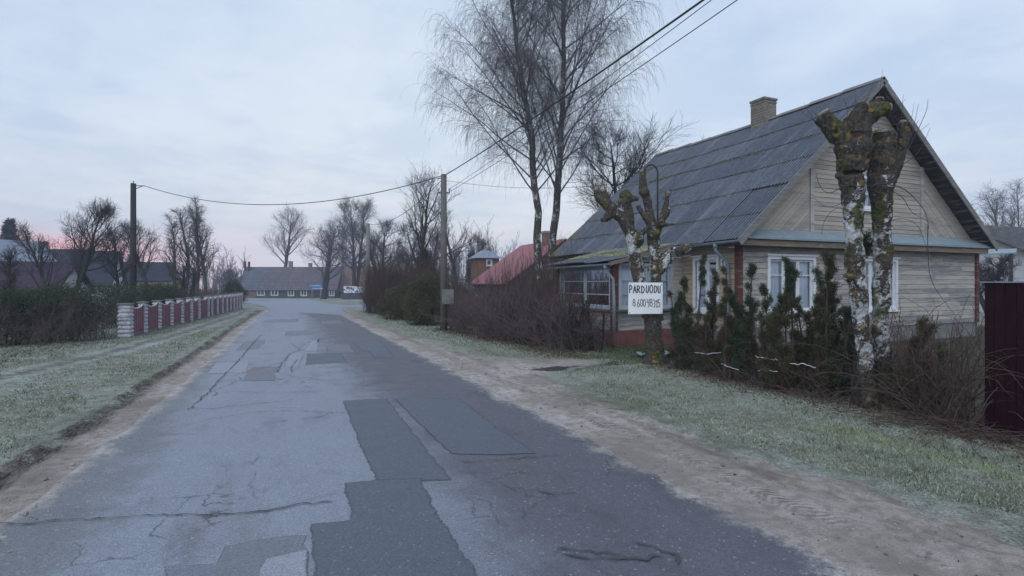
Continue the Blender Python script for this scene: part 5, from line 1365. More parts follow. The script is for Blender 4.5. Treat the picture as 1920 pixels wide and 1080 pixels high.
def bare_tree(name, label, base, H, kind, seed, trunk_mat='bark_dark', twig_mat='twig_dark', r0=.16, lean=(0, 0), group=None, path=None, dens=1.0, tw=1.00, spread=1.0, fork=None, bare=.3):
    r = np.random.default_rng(seed); root = thing(name, label, 'tree', base, 0, group)
    base = A(*base); tb, cb = MB(), MB()
    if path is not None:
        Q = np.array(path, float); k = len(Q); t = np.linspace(0, k - 1, 17); i = np.minimum(t.astype(int), k - 2); f = (t - i)[:, None]
        P = (Q[i] + (Q[i + 1] - Q[i]) * f)[None]; P[0, 1:-1] += r.normal(size=(15, 3)) * .03; H = P[0, -1, 2] - base[2]
    else:
        nf = fork or 1; st = np.repeat(base[None] + A(0, 0, -.1), nf, 0)
        dr = np.zeros((nf, 3)); dr[:, 2] = 1; dr[:, 0] = lean[0]; dr[:, 1] = lean[1]
        if nf > 1:
            a = np.arange(nf) * 2 * math.pi / nf + r.uniform(0, 3); s = .22 * spread
            dr[:, 0] += np.cos(a) * s; dr[:, 1] += np.sin(a) * s; st[:, 0] += np.cos(a) * r0 * .5; st[:, 1] += np.sin(a) * r0 * .5
        H = H * {'birch': 1., 'slim': 1.}.get(kind, .88)
        P, _ = grow(r, st, dr, H * r.uniform(.88, 1.0, nf), np.full(nf, r0), np.full(nf, .02), 14, .06, .25)
    m = len(P); tt = np.linspace(0, 1, P.shape[1])[None]
    R = np.repeat(r0 * (1 - tt) ** .8 * .92 + .02, m, 0); R[:, 0] *= 1.25
    tb.tubes(P, R, 9)
    if kind == 'birch':
        s, d, rr, t = spawn(r, P, R, int(40 * dens), bare, .99, .66, .18)
        ln = H * (.27 * (1 - t) ** .6 + .065) * r.uniform(.75, 1.15, len(t)) * spread
        P1, R1 = grow(r, s, d, ln, np.minimum(rr * .42, .040), np.full(len(s), .006), 8, .07, .45, -.30)
        cb.tubes(P1, R1, 5)
        s, d, rr, t = spawn(r, P1, R1, int(12 * dens), .15, .98, .75, .25)
        L1 = np.repeat(ln, int(12 * dens)); l2 = (.18 + .30 * L1 * (1 - .5 * t)) * r.uniform(.6, 1.2, len(t))
        P2, R2 = grow(r, s, d, l2, np.minimum(rr * .55, .014) * tw, np.full(len(s), .005) * tw, 5, .12, .25, -.9)
        cb.tubes(P2, R2, 4)
        s, d, rr, t = spawn(r, P2, R2, int(9 * dens), .1, 1., .8, .3)
        l3 = r.uniform(.4, 1.5, len(s)) * H / 17
        P3, R3 = grow(r, s, d, l3, np.full(len(s), .0045) * tw, np.full(len(s), .0022) * tw, 6, .09, -1.0, -3.8)
        cb.tubes(P3, R3, 3)
        s, d, rr, t = spawn(r, P3, R3, 2, .2, .9, .5, .2)
        P4, R4 = grow(r, s, d, r.uniform(.15, .5, len(s)) * H / 17, np.full(len(s), .0035) * tw, np.full(len(s), .002) * tw, 3, .1, -2.0)
        cb.tubes(P4, R4, 3)
    elif kind == 'slim':                                  # young birches and alders: narrow, ascending
        n1 = int(30 * dens); s, d, rr, t = spawn(r, P, R, n1, bare, .99, .60, .14)
        ln = H * (.26 * (1 - t) ** .7 + .05) * r.uniform(.7, 1.15, len(t)) * spread
        P1, R1 = grow(r, s, d, ln, np.minimum(rr * .5, .05), np.full(len(s), .010), 6, .09, .5)
        tb.tubes(P1, R1, 4)
        n2 = int(9 * dens); s, d, rr, t = spawn(r, P1, R1, n2, .15, 1., .65, .2)
        l2 = (.2 + .36 * np.repeat(ln, n2) * (1 - .5 * t)) * r.uniform(.6, 1.2, len(t))
        P2, R2 = grow(r, s, d, l2, np.minimum(rr * .5, .011) * tw, np.full(len(s), .004) * tw, 4, .12, .3, -.3); cb.tubes(P2, R2, 3)
        s, d, rr, t = spawn(r, P2, R2, int(5 * dens), .2, 1., .6, .25)
        P3, R3 = grow(r, s, d, r.uniform(.2, .7, len(s)) * H / 10, np.full(len(s), .0055) * tw, np.full(len(s), .003) * tw, 3, .13, -.1, -.7); cb.tubes(P3, R3, 3)
    else:                                                 # broad crowned trees
        n1 = int({'broad': 20, 'open': 20, 'gnarled': 17}[kind] * dens)
        s, d, rr, t = spawn(r, P, R, n1, bare, .97, .85 if kind != 'open' else .72, .2)
        ln = H * (.50 * (1 - t) ** .75 + .10) * r.uniform(.75, 1.2, len(t)) * spread
        j = {'broad': .10, 'open': .07, 'gnarled': .17}[kind]
        P1, R1 = grow(r, s, d, ln, np.minimum(rr * .48, .085 * H / 9), np.full(len(s), .012), 9, j, .65 if kind != 'gnarled' else .5)
        tb.tubes(P1, R1, 6)
        n2 = int(9 * dens); s, d, rr, t = spawn(r, P1, R1, n2, .2, 1., .62, .2)
        l2 = (.03 * H + .42 * np.repeat(ln, n2) * (1 - .55 * t)) * r.uniform(.6, 1.25, len(t))
        P2, R2 = grow(r, s, d, l2, np.minimum(rr * .5, .028), np.full(len(s), .006) * tw, 6, j, .35)
        cb.tubes(P2, R2, 4)
        n3 = int(6 * dens); s, d, rr, t = spawn(r, P2, R2, n3, .15, 1., .65, .25)
        l3 = (.012 * H + .45 * np.repeat(l2, n3)) * r.uniform(.6, 1.25, len(t))
        P3, R3 = grow(r, s, d, l3, np.minimum(rr * .6, .009) * tw, np.full(len(s), .004) * tw, 4, j * .8, .25); cb.tubes(P3, R3, 3)
        s, d, rr, t = spawn(r, P3, R3, int(3 * dens), .2, 1., .5, .25)
        P4, R4 = grow(r, s, d, r.uniform(.2, .7, len(s)) * H / 9, np.full(len(s), .0045) * tw, np.full(len(s), .0025) * tw, 3, j * .7, .2); cb.tubes(P4, R4, 3)
    tb.build('trunk', MATS[trunk_mat], root, True); cb.build('crown', MATS[twig_mat], root)
    return root
def at(px, d): X, Y = GD(px, d); return (X, Y, tz(X, Y))
def hgt(py, px, d): return CAMZ + (HOR - py) / FPX * d - at(px, d)[2]

# two tall birches beyond the hedge
def bpath(pts): return [tuple(W(x, y, d)) for (x, y, d) in pts]
b0 = at(1010, 24)
bare_tree('birch', 'tall weeping birch with slim curved trunk behind the brown hedge', b0, 18, 'birch', 3, 'bark_birch', 'twig_birch', .19, group='tall weeping birches',
          path=[(b0[0], b0[1], -.1)] + bpath([(1010, 500, 24), (1008, 420, 24), (1000, 330, 24), (997, 260, 24), (985, 190, 24), (972, 110, 24), (962, 20, 24), (955, -100, 24), (950, -170, 24)]), dens=1.3, tw=.80, bare=.28, spread=1.1)
b1 = at(1034, 24.6)
bare_tree('birch', 'tall weeping birch with the straighter trunk, closer to the house roof', b1, 19, 'birch', 8, 'bark_birch', 'twig_birch', .20, group='tall weeping birches',
          path=[(b1[0], b1[1], -.1)] + bpath([(1032, 500, 24.6), (1040, 420, 24.6), (1047, 330, 24.6), (1052, 250, 24.6), (1055, 170, 24.6), (1056, 80, 24.6), (1056, -20, 24.6), (1058, -120, 24.6), (1058, -200, 24.6)]), dens=1.3, tw=.80, bare=.26, spread=1.1)
# trees along the picture, each with its own crown
bare_tree('tree', 'dark crooked tree leaning over the far end of the slate roof', at(1172, 27), hgt(205, 1140, 27), 'gnarled', 21, r0=.20, lean=(-.18, .05), spread=1.1, dens=1.25, bare=.32)
bare_tree('tree', 'small bare treetop showing over the ridge beside the chimney', at(1300, 38), hgt(238, 1300, 38), 'broad', 22, r0=.18, spread=.7)
bare_tree('tree', 'airy tree with upswept limbs standing behind the notice-box pole, on its road side', at(778, 38), hgt(298, 778, 38), 'open', 23, 'bark_mossy', r0=.21, bare=.33, spread=.95, tw=1.06, dens=.9)
bare_tree('tree', 'slender pale-barked tree just past the notice-box pole, near the red roof', at(857, 34), hgt(345, 857, 34), 'open', 24, 'bark_grey', r0=.13, bare=.30, spread=.75, dens=.75)
bare_tree('tree', 'tall dense twin-trunked tree at the right end of the long dark house', at(666, 84), hgt(335, 666, 84), 'broad', 25, r0=.34, fork=2, bare=.25, spread=.62, tw=1.60, dens=1.1)
bare_tree('tree', 'gnarled fork-trunked tree in front of the long dark house', at(607, 86), hgt(392, 612, 86), 'gnarled', 26, r0=.40, fork=2, bare=.22, spread=.9, tw=1.48, lean=(.04, 0))
bare_tree('tree', 'round-topped open tree behind the middle of the long dark house', at(527, 118), hgt(377, 527, 118), 'open', 27, r0=.55, bare=.36, spread=.85, tw=1.66)
bare_tree('tree', 'bushy dark tree between the braced pole and the tall airy tree', at(722, 52), hgt(398, 722, 52), 'gnarled', 28, r0=.24, bare=.18, spread=1.0, tw=1.24, dens=1.05)
bare_tree('tree', 'low many-branched tree just right of the tall airy tree', at(800, 46), hgt(400, 800, 46), 'broad', 29, r0=.16, fork=2, bare=.15, spread=.8, tw=1.12)
bare_tree('tree', 'slim leafless tree behind the wooden cupola and the red roof', at(893, 60), hgt(420, 893, 60), 'broad', 30, r0=.17, spread=.9, tw=1.24)
bare_tree('tree', 'spreading old fruit tree in front of the dark gabled houses', at(135, 27), hgt(358, 140, 27), 'broad', 31, r0=.13, bare=.30, spread=.95, tw=1.09)
bare_tree('tree', 'thin fruit tree next to the wooden pole, on its left', at(222, 30), hgt(400, 222, 30), 'broad', 32, r0=.10, bare=.34, spread=.8, tw=1.06, dens=.85)
bare_tree('tree', 'short-trunked spreading tree next to the wooden pole, on its right', at(279, 36), hgt(392, 279, 36), 'broad', 33, r0=.15, bare=.36, spread=.95, tw=1.15, dens=.9)
bare_tree('tree', 'slim birch at the pole end of the group behind the block fence', at(328, 44), hgt(385, 330, 44), 'slim', 34, 'bark_grey', 'twig_dark', .14, group='birches behind the block fence', tw=1.15, bare=.2, spread=1.1)
bare_tree('tree', 'straight birch second from the pole in the group behind the block fence', at(345, 45), hgt(372, 347, 45), 'slim', 35, 'bark_grey', 'twig_dark', .16, group='birches behind the block fence', tw=1.15, bare=.2, spread=1.05)
bare_tree('tree', 'tallest birch of the group behind the block fence, with drooping twigs', at(369, 45), hgt(360, 369, 45), 'slim', 36, 'bark_grey', 'twig_dark', .15, group='birches behind the block fence', tw=1.15, bare=.2, spread=1.0)
bare_tree('tree', 'broader birch at the road end of the group behind the block fence', at(384, 43), hgt(395, 387, 43), 'slim', 37, 'bark_grey', 'twig_dark', .16, group='birches behind the block fence', tw=1.15, bare=.25, spread=1.45, lean=(.05, 0))
bare_tree('tree', 'stubby old fruit tree with thick crooked limbs above the block fence', at(352, 33), hgt(482, 352, 33), 'gnarled', 38, 'bark_dark', 'twig_dark', .2, fork=3, bare=.5, dens=.55, spread=1.2, tw=1.03)
bare_tree('tree', 'small pale bare bush-like tree at the far end of the block fence', at(428, 70), hgt(495, 428, 70), 'broad', 39, 'bark_grey', 'far_twig', .12, fork=3, bare=.15, dens=.9, tw=1.36)
bare_tree('tree', 'bare tree reaching over the pale blue roof at the edge of the village', at(66, 55), hgt(428, 62, 55), 'broad', 40, r0=.13, bare=.35, spread=.7, dens=.75, tw=1.30)
bare_tree('tree', 'airy leaning tree with long thin limbs between the yellow house and the fruit tree', at(98, 25), hgt(408, 98, 25), 'open', 43, r0=.09, bare=.3, lean=(-.12, 0), dens=.8, tw=1.1)
bare_tree('tree', 'thin sapling standing in the dark hedge near the purple roof', at(30, 21), hgt(470, 30, 21), 'slim', 41, r0=.06, bare=.2, tw=1.00)
bare_tree('tree', 'dark bare tree behind the spruce', at(38, 62), hgt(408, 38, 62), 'broad', 42, r0=.16, spread=.75, dens=.8, tw=1.36)
for i, (px, py, d, lab) in enumerate([(1842, 368, 62, 'bluish far birch closest to the house gable, beyond the yard'), (1866, 348, 64, 'second far birch from the gable, thin and straight'), (1890, 345, 60, 'third far birch from the gable, with wispy twigs'), (1910, 325, 58, 'tallest far birch beyond the maroon fence'), (1935, 345, 60, 'far birch cut by the picture edge above the maroon fence'), (1825, 395, 66, 'short far birch half hidden by the roof edge'), (1878, 395, 52, 'lower bushy birch in front of the far birch row')]):
    bare_tree('birch', lab, at(px, d), hgt(py, px, d), 'slim', 60 + i, 'bark_grey', 'far_twig', .14, group='far birches beyond the yard', tw=1.30, bare=.15, spread=1.15)
bare_tree('tree', 'crooked fruit tree behind the maroon fence by the white cottage', at(1858, 26), hgt(462, 1858, 26), 'gnarled', 70, r0=.12, fork=2, bare=.25, tw=1.00, spread=1.0)

# ---- shrubs and hedges
def brush(name, label, cat, area, n, H, seed, mat='twig_brown', group=None, sub=(12, 6), wig=.12, rad=.010, hvar=.3, out=.35, tw=1.00, spread_ang=.55):
    """many stems from the ground with side twigs; area(r, n) gives the feet"""
    r = np.random.default_rng(seed); X, Y = area(r, n); base = (float(X.mean()), float(Y.mean()), tz(X.mean(), Y.mean()))
    root = thing(name, label, cat, base, 0, group)
    st = np.stack([X, Y, ter(X, Y) - .02], 1); d = r.normal(size=(n, 3)) * out; d[:, 2] = 1
    hh = H(X, Y) if callable(H) else np.full(n, H)
    P, R = grow(r, st, d, hh * r.uniform(1 - hvar, 1.0, n), np.full(n, rad), np.full(n, rad * .35), 7, wig, .3)
    tb, cb = MB(), MB(); tb.tubes(P, R, 5)
    s, d, rr, t = spawn(r, P, R, sub[0], .12, 1., spread_ang, .22)
    ln = np.repeat(hh, sub[0]) * .30 * r.uniform(.4, 1.1, len(s)) * (1.1 - .5 * t)
    P2, R2 = grow(r, s, d, ln, rr * .6, rr * .3, 4, wig, .35); cb.tubes(P2, R2, 3)
    s, d, rr, t = spawn(r, P2, R2, sub[1], .15, 1., .6, .25)
    P3, R3 = grow(r, s, d, np.repeat(ln, sub[1]) * .45 * r.uniform(.4, 1.1, len(s)), rr * .7 * tw, rr * .4 * tw, 3, wig, .2); cb.tubes(P3, R3, 3)
    tb.build('stems', MATS[mat], root, True); cb.build('twigs', MATS[mat], root)
    return root
# bare brown hedge in front of the birches
def hedge_area(r, n):
    t = r.uniform(0, 1, n) ** .9; y = 11.3 + t * 8.0; x = np.interp(y, [11, 19.3], [6.35, 5.55]) + r.uniform(0, 1, n) ** 1.3 * np.interp(y, [11, 14], [.8, 1.35])
    return x, y
brush('hedge', 'bare brown untrimmed hedge between the notice-box pole and the porch', 'hedge', hedge_area, 330,
      lambda X, Y: np.interp(Y, [11, 12.5, 15, 19], [1.50, 1.92, 1.95, 1.50]) + .25 * (fbm(X * 1.5, Y * 1.5, 3, 9) - .5), 101, 'twig_purple', sub=(13, 7), rad=.011, out=.55, wig=.24, spread_ang=.85, tw=1.07)
def thick_area(r, n): y = 11.1 + r.uniform(0, 1, n) * 5.2; return np.interp(y, [11, 19.3], [6.45, 5.7]) + r.uniform(0, .9, n), y
brush('hedge', 'thick old stems in the foot of the brown hedge nearest the porch', 'hedge', thick_area, 46, 1.5, 102, 'bark_dark', sub=(7, 4), rad=.032, out=.12, wig=.10, hvar=.3)
def shoots_area(r, n): y = 13.6 + r.uniform(0, 1, n) * 4.8; return 6.9 + r.uniform(0, .7, n), y
brush('shrub', 'tall upright brown shoots rising above the bare hedge beside the birches', 'shrub', shoots_area, 150, lambda X, Y: np.interp(Y, [12, 14, 18], [2.1, 2.9, 2.6]), 103, 'twig_brown', sub=(9, 3), rad=.010, out=.10, wig=.05, hvar=.4, spread_ang=.4)
def blob_area(px, d, rx, ry):
    X0, Y0 = GD(px, d)
    def f(r, n): a = r.uniform(0, 6.283, n); q = np.sqrt(r.uniform(0, 1, n)); return X0 + rx * q * np.cos(a), Y0 + ry * q * np.sin(a)
    return f
brush('shrub', 'grey-brown bare thicket beside the braced pole', 'shrub', blob_area(735, 30, 1.3, 2.4), 170, lambda X, Y: np.interp(Y, [26, 33], [2.9, 3.4]), 104, 'twig_brown', sub=(12, 6), rad=.014, out=.22, wig=.10, tw=1.09)
brush('shrub', 'dense brown thicket at the side-street corner behind the conifer', 'shrub', blob_area(712, 31.5, .9, 1.6), 110, 2.3, 105, 'twig_purple', sub=(12, 6), rad=.013, out=.3, wig=.12, tw=1.09)
brush('shrub', 'brown thicket behind the conifer and the notice-box pole', 'shrub', blob_area(800, 30, 2.2, 2.5), 150, 3.3, 106, 'twig_brown', sub=(12, 6), rad=.013, out=.2, wig=.10, tw=1.06)
brush('shrub', 'twiggy bush in the yard in front of the wooden cupola', 'shrub', blob_area(872, 28, 2.0, 2.0), 110, 2.4, 107, 'twig_purple', sub=(10, 5), rad=.012, out=.25, tw=1.06)
brush('shrub', 'twiggy bush against the far eave of the slate roof', 'shrub', blob_area(1085, 22, 1.0, 1.5), 80, 3.9, 108, 'twig_brown', sub=(10, 5), rad=.014, out=.18, hvar=.4)

def clump_leaves(mb, r, centers, rad, per, L, Wd, up=.4, flat=1.0):
    m = len(centers); n = m * per
    C = np.repeat(centers, per, 0); R = np.repeat(np.broadcast_to(rad, (m,)), per)
    o = r.normal(size=(n, 3)); o = nrm(o) * (r.uniform(0, 1, n) ** .45)[:, None] * R[:, None]; o[:, 2] *= flat
    D = nrm(o + 1e-6) * .8 + r.normal(size=(n, 3)) * .5; D[:, 2] += up
    mb.leaves(C + o, D, r.uniform(.6, 1.25, n) * L, Wd * r.uniform(.7, 1.2, n), r)
# brown-green conifer shrub by the pole
def conifer_shrub(label, px, d, w, H, seed, mats, n=150, cat='shrub', name='conifer_shrub'):
    r = np.random.default_rng(seed); X, Y, z0 = at(px, d); root = thing(name, label, cat, (X, Y, z0))
    b = MB(); st = np.repeat(A(X, Y, z0)[None], 14, 0) + r.normal(size=(14, 3)) * A(.25, .35, 0); dr = r.normal(size=(14, 3)) * .3; dr[:, 2] = 1
    P, R = grow(r, st, dr, H * r.uniform(.5, .95, 14), np.full(14, .04), np.full(14, .01), 6, .1, .3); b.tubes(P, R, 6); b.build('stems', MATS['bark_dark'], root, True)
    for q, mat in enumerate(mats):
        c = MB(); k = n // len(mats); t = r.uniform(0, 1, k) ** .8; a = r.uniform(0, 6.283, k)
        prof = np.sin(np.clip(t * .78 + .20, 0, 1) * math.pi) ** .7
        rr = prof * r.uniform(.35, 1.0, k) ** .5
        C = np.stack([X + w * rr * np.cos(a), Y + w * 1.25 * rr * np.sin(a), z0 + .08 + t * H * .93 * (.82 + .36 * r.uniform(0, 1, k))], 1)
        clump_leaves(c, r, C, r.uniform(.16, .34, k), 210, .075, .022, .35 if q == 0 else -.15, .9)
        # feathery leaders poking out
        tip = C[t > .6]; tip = tip[: len(tip) // 2]
        Pl, Rl = grow(r, tip, np.tile(A(0, 0, 1.), (len(tip), 1)) + r.normal(size=(len(tip), 3)) * .3, r.uniform(.2, .45, len(tip)), np.full(len(tip), .006), np.full(len(tip), .003), 4, .1, .3)
        c.tubes(Pl, Rl, 3); clump_leaves(c, r, Pl[:, 2:].reshape(-1, 3), .05, 14, .06, .016, .8)
        c.build('foliage', MATS[mat], root)
    return root
conifer_shrub('olive-brown feathery conifer shrub beside the notice-box pole', 803, 22.2, .95, 1.75, 111, ['thuja', 'thuja_brown', 'thuja'], 260)
conifer_shrub('lower rusty conifer shrub spreading towards the braced pole', 757, 25.5, 1.15, 1.35, 112, ['thuja_brown', 'thuja', 'thuja_brown'], 200)
conifer_shrub('dark bluish conifer standing behind the olive-brown shrub', 795, 34, .95, 3.4, 113, ['spruce'], 170)

# thin thujas in front of the house, each its own
def thuja(px_, X, Y, H, w, full, seed, label, brownness=.3, lean=0., mat='thuja'):
    r = np.random.default_rng(seed); root = thing('thuja', label, 'shrub', (X, Y, 0), 0, 'thin thujas in front of the house')
    b = MB(); ns = 3
    st = np.tile(A(X, Y, -.02), (ns, 1)) + r.normal(size=(ns, 3)) * A(.05, .07, 0); dr = r.normal(size=(ns, 3)) * .07; dr[:, 2] = 1; dr[:, 1] += lean
    lens = H * np.array([.97, .75, .6])
    P, R = grow(r, st, dr, lens, np.array([.030, .02, .018]), np.full(ns, .006), 9, .025, .1); b.tubes(P, R, 6)
    s, d, rr, t = spawn(r, P, R, 34, .04, 1., 1.0, .25)
    ln = w * (1.35 - .95 * t) * r.uniform(.30, 1.35, len(t))
    P1, R1 = grow(r, s, d, ln, np.minimum(rr * .5, .008), np.full(len(s), .003), 5, .12, .9); b.tubes(P1, R1, 3)
    b.build('stems', MATS['twig_brown'], root, True)
    # sprays only on some of the branches: the plants are half dead
    gap = fbm(t * 6 + seed, np.zeros(len(t)) + seed * .37, 3, seed)
    keep = (r.uniform(size=len(s)) < np.clip(full * .80 + (gap - .5) * 2.6, .03, 1))
    k2 = r.uniform(size=len(s)) < brownness
    for sel, mt in ((keep & ~k2, mat), (keep & k2, 'thuja_brown')):
        if sel.sum() < 2: continue
        c = MB(); pts = P1[sel][:, 1:]
        clump_leaves(c, r, pts.reshape(-1, 3), .045, 44, .036, .0085, .35, 1.2)
        s3, d3, _, t3 = spawn(r, P1[sel], R1[sel], 5, .2, 1., .55, .2)
        P3, R3 = grow(r, s3, d3, np.full(len(s3), w * .40), np.full(len(s3), .003), np.full(len(s3), .002), 3, .15, .7); c.tubes(P3, R3, 3)
        clump_leaves(c, r, P3[:, 1:].reshape(-1, 3), .030, 17, .032, .0080, .45)
        c.build('foliage', MATS[mt], root)
    return root
def on_row(px, X=7.2):
    k = (px - 960) / FPX; Y = X * (CS - k * SN) / (SN + k * CS); return X, Y
def row_h(px, py, X=7.2):
    x, y = on_row(px, X); return CAMZ + (HOR - py) / FPX * (x * SN + y * CS)
TH = [(1270, 535, .16, .55, 'thuja_green', 'thin low thuja nearest the tree with the sale board'), (1296, 465, .17, .95, 'thuja_green', 'tall narrow thuja in front of the porch end of the side window'),
      (1326, 500, .20, .38, 'thuja', 'see-through thuja over the side window'), (1358, 500, .15, .22, 'thuja', 'nearly bare thuja stem below the house number'),
      (1392, 490, .22, .95, 'thuja_green', 'full dark green thuja at the red corner post'), (1420, 560, .22, .6, 'thuja', 'low thuja between the corner post and the front window'),
      (1438, 478, .20, .85, 'thuja_green', 'full thuja with rounded top beside the front window frame'), (1470, 500, .18, .30, 'thuja', 'sparse brown thuja in front of the front window'),
      (1508, 560, .24, .50, 'thuja', 'patchy brown-green thuja under the front window corner'), (1540, 470, .22, .62, 'thuja', 'loose thuja left of the tallest one, before the front wall'),
      (1566, 436, .25, .92, 'thuja_green', 'tallest darkest thuja beside the thick pollarded birch'), (1600, 610, .20, .45, 'thuja', 'low thuja close against the thick pollarded birch'),
      (1698, 590, .22, .42, 'thuja', 'ragged thuja just past the thick pollarded birch'), (1745, 640, .20, .25, 'thuja', 'stunted thuja in the brambles before the maroon fence'),
      (1283, 575, .22, .8, 'thuja', 'broad low thuja behind the short white tape strip'), (1312, 590, .22, .7, 'thuja', 'waist-high bushy thuja under the side window'), (1342, 610, .24, .6, 'thuja', 'waist-high thinning thuja below the house number'),
      (1375, 600, .22, .75, 'thuja', 'waist-high thuja hugging the full one at the corner post'), (1452, 600, .26, .7, 'thuja', 'broad waist-high thuja beneath the middle of the front window'), (1490, 610, .26, .65, 'thuja', 'broad waist-high thuja at the white tape below the front window'),
      (1524, 585, .24, .7, 'thuja', 'waist-high thuja just past the front window'), (1582, 580, .26, .8, 'thuja', 'bushy thuja filling the gap beside the tallest one')]
for i, (px, py, w, full, mat, lab) in enumerate(TH):
    x, y = on_row(px, (7.25 if px < 1480 else 7.55) + .12 * ((i * 7) % 3 - 1) + (.35 if 1575 < px < 1640 else 0)); thuja(px, x, y, CAMZ + (HOR - py) / FPX * (x * SN + y * CS), w, full, 200 + i, lab, .12 if mat == 'thuja_green' else .42, 0, mat)

# brambles, tape and cabbage in the row
def arcs(name, label, cat, n, area, H, Lr, seed, mat, rad=.006, lie=.4):
    r = np.random.default_rng(seed); X, Y = area(r, n); root = thing(name, label, cat, (float(X.mean()), float(Y.mean()), 0))
    st = np.stack([X, Y, np.full(n, .0) + r.uniform(0, .03, n)], 1); a = r.uniform(0, 6.283, n)
    d = np.stack([np.cos(a), np.sin(a), np.full(n, 0.)], 1) * lie; d[:, 2] = r.uniform(.2, 1.0, n)
    P, R = grow(r, st, d, r.uniform(*Lr, n), np.full(n, rad), np.full(n, rad * .4), 10, .16, .8, -3.0); P[..., 2] = np.maximum(P[..., 2] * H, .012)
    b = MB(); b.tubes(P, R, 5)
    s, d, rr, t = spawn(r, P, R, 4, .2, 1, .7, .3); P2, R2 = grow(r, s, d, r.uniform(.08, .35, len(s)), rr * .5, rr * .3, 4, .15, -.3); P2[..., 2] = np.maximum(P2[..., 2], .012); b.tubes(P2, R2, 3)
    b.build('stems', MATS[mat], root, True); return root
arcs('bramble', 'tangled brown bramble stems between the thick pollarded birch and the maroon fence', 'bramble', 110, lambda r, n: (lambda y: (7.45 + r.normal(size=n) * .2 + .4 * (y > 4.35), y))(r.uniform(3.6, 5.3, n)), .85, (.7, 1.8), 301, 'bramble', .006)
arcs('bramble', 'upright dead vine stems climbing next to the edge of the maroon fence', 'bramble', 60, lambda r, n: (7.45 + r.normal(size=n) * .15, 3.75 + r.uniform(0, .5, n)), 1.0, (1.0, 1.9), 302, 'bramble', .005, .3)
arcs('bramble', 'low reddish brush heap on the grass before the maroon fence', 'bramble', 70, lambda r, n: (7.15 + r.normal(size=n) * .14, r.uniform(3.2, 4.35, n)), .30, (.5, 1.2), 303, 'bramble', .007, .9)
arcs('bramble', 'loose dead stems lying at the foot of the thujas under the front window', 'bramble', 60, lambda r, n: (7.2 + r.normal(size=n) * .15, r.uniform(5.3, 7.4, n)), .5, (.4, 1.3), 304, 'bramble', .006, .8)
arcs('bramble', 'thin brown briars weaving through the thujas at the house corner', 'bramble', 90, lambda r, n: (7.3 + r.normal(size=n) * .15, r.uniform(5.6, 8.8, n)), .9, (.6, 1.6), 305, 'bramble', .004, .5)
brush('shrub', 'dead grey-brown shrub between the front wall and the maroon fence', 'shrub', lambda r, n: (7.6 + r.normal(size=n) * .2, 3.9 + r.uniform(0, 1.3, n)), 46, 1.45, 306, 'twig_brown', sub=(9, 5), rad=.008, out=.3)
brush('shrub', 'low bare bush in front of the far part of the front wall', 'shrub', lambda r, n: (8.8 + r.normal(size=n) * .5, 5.2 + r.uniform(0, 1.8, n)), 40, .9, 307, 'twig_purple', sub=(9, 5), rad=.008, out=.3)
for i, (p, lab) in enumerate([([(1302, 661), (1330, 664), (1352, 660)], 'short frosted white tape strip across the first thujas'), ([(1352, 682), (1372, 690), (1386, 694)], 'slanting white tape strip low between the thujas'), ([(1480, 681), (1508, 683), (1530, 690)], 'white tape strip below the front window'), ([(1416, 668), (1440, 672), (1458, 676)], 'white tape strip at the corner-post thuja'), ([(1420, 695), (1440, 694), (1458, 697)], 'lowest white tape strip beside the rounded thuja')]):
    b = MB(); r = np.random.default_rng(i); P = []
    q = []
    for k in range(len(p) - 1):
        for t in np.linspace(0, 1, 6)[:-1]:
            q.append((p[k][0] + (p[k + 1][0] - p[k][0]) * t, p[k][1] + (p[k + 1][1] - p[k][1]) * t))
    q.append(p[-1])
    for (px, py) in q:
        x, y = on_row(px, 7.0); d = x * SN + y * CS; P.append((x, y, CAMZ + (HOR - py) / FPX * d + r.normal() * .006))
    b.tube(P, np.array([.003] + [.006] * (len(P) - 2) + [.003]) * r.uniform(.6, 1.1, len(P)), 5); tag(b.build('tape', MATS['tape_white'], None, True), lab, 'tape', 'white tape strips in the thujas')
def leafy(label, px, py, d, R, n, seed):
    r = np.random.default_rng(seed); X, Y = G(px, py); root = thing('leafy_plant', label, 'plant', (X, Y, 0)); b = MB()
    for k in range(n):
        a = r.uniform(0, 6.28); l = R * r.uniform(.7, 1.2); tl = r.uniform(.3, .9); w = l * .5; dirv = A(math.cos(a), math.sin(a), 0); sd = A(-math.sin(a), math.cos(a), 0); v = []
        for i, t in enumerate(np.linspace(0, 1, 5)):
            c = A(X, Y, .04) + dirv * l * t + A(0, 0, l * tl * (t - t * t * .75)); ww = w * math.sin(math.pi * (t * .85 + .1)) * .5
            v += [c - sd * ww + A(0, 0, .02), c, c + sd * ww + A(0, 0, .02)]
        b.add(v, [[i * 3 + j, i * 3 + j + 1, i * 3 + j + 4, i * 3 + j + 3] for i in range(4) for j in (0, 1)])
    b.build('leaves', MATS['cabbage'], root, True)
leafy('frosted pale green cabbage-like plant at the porch side of the sale-board tree', 1203, 672, 0, .22, 12, 401)
leafy('frosted pale green cabbage-like plant at the thuja side of the sale-board tree', 1260, 672, 0, .26, 15, 402)

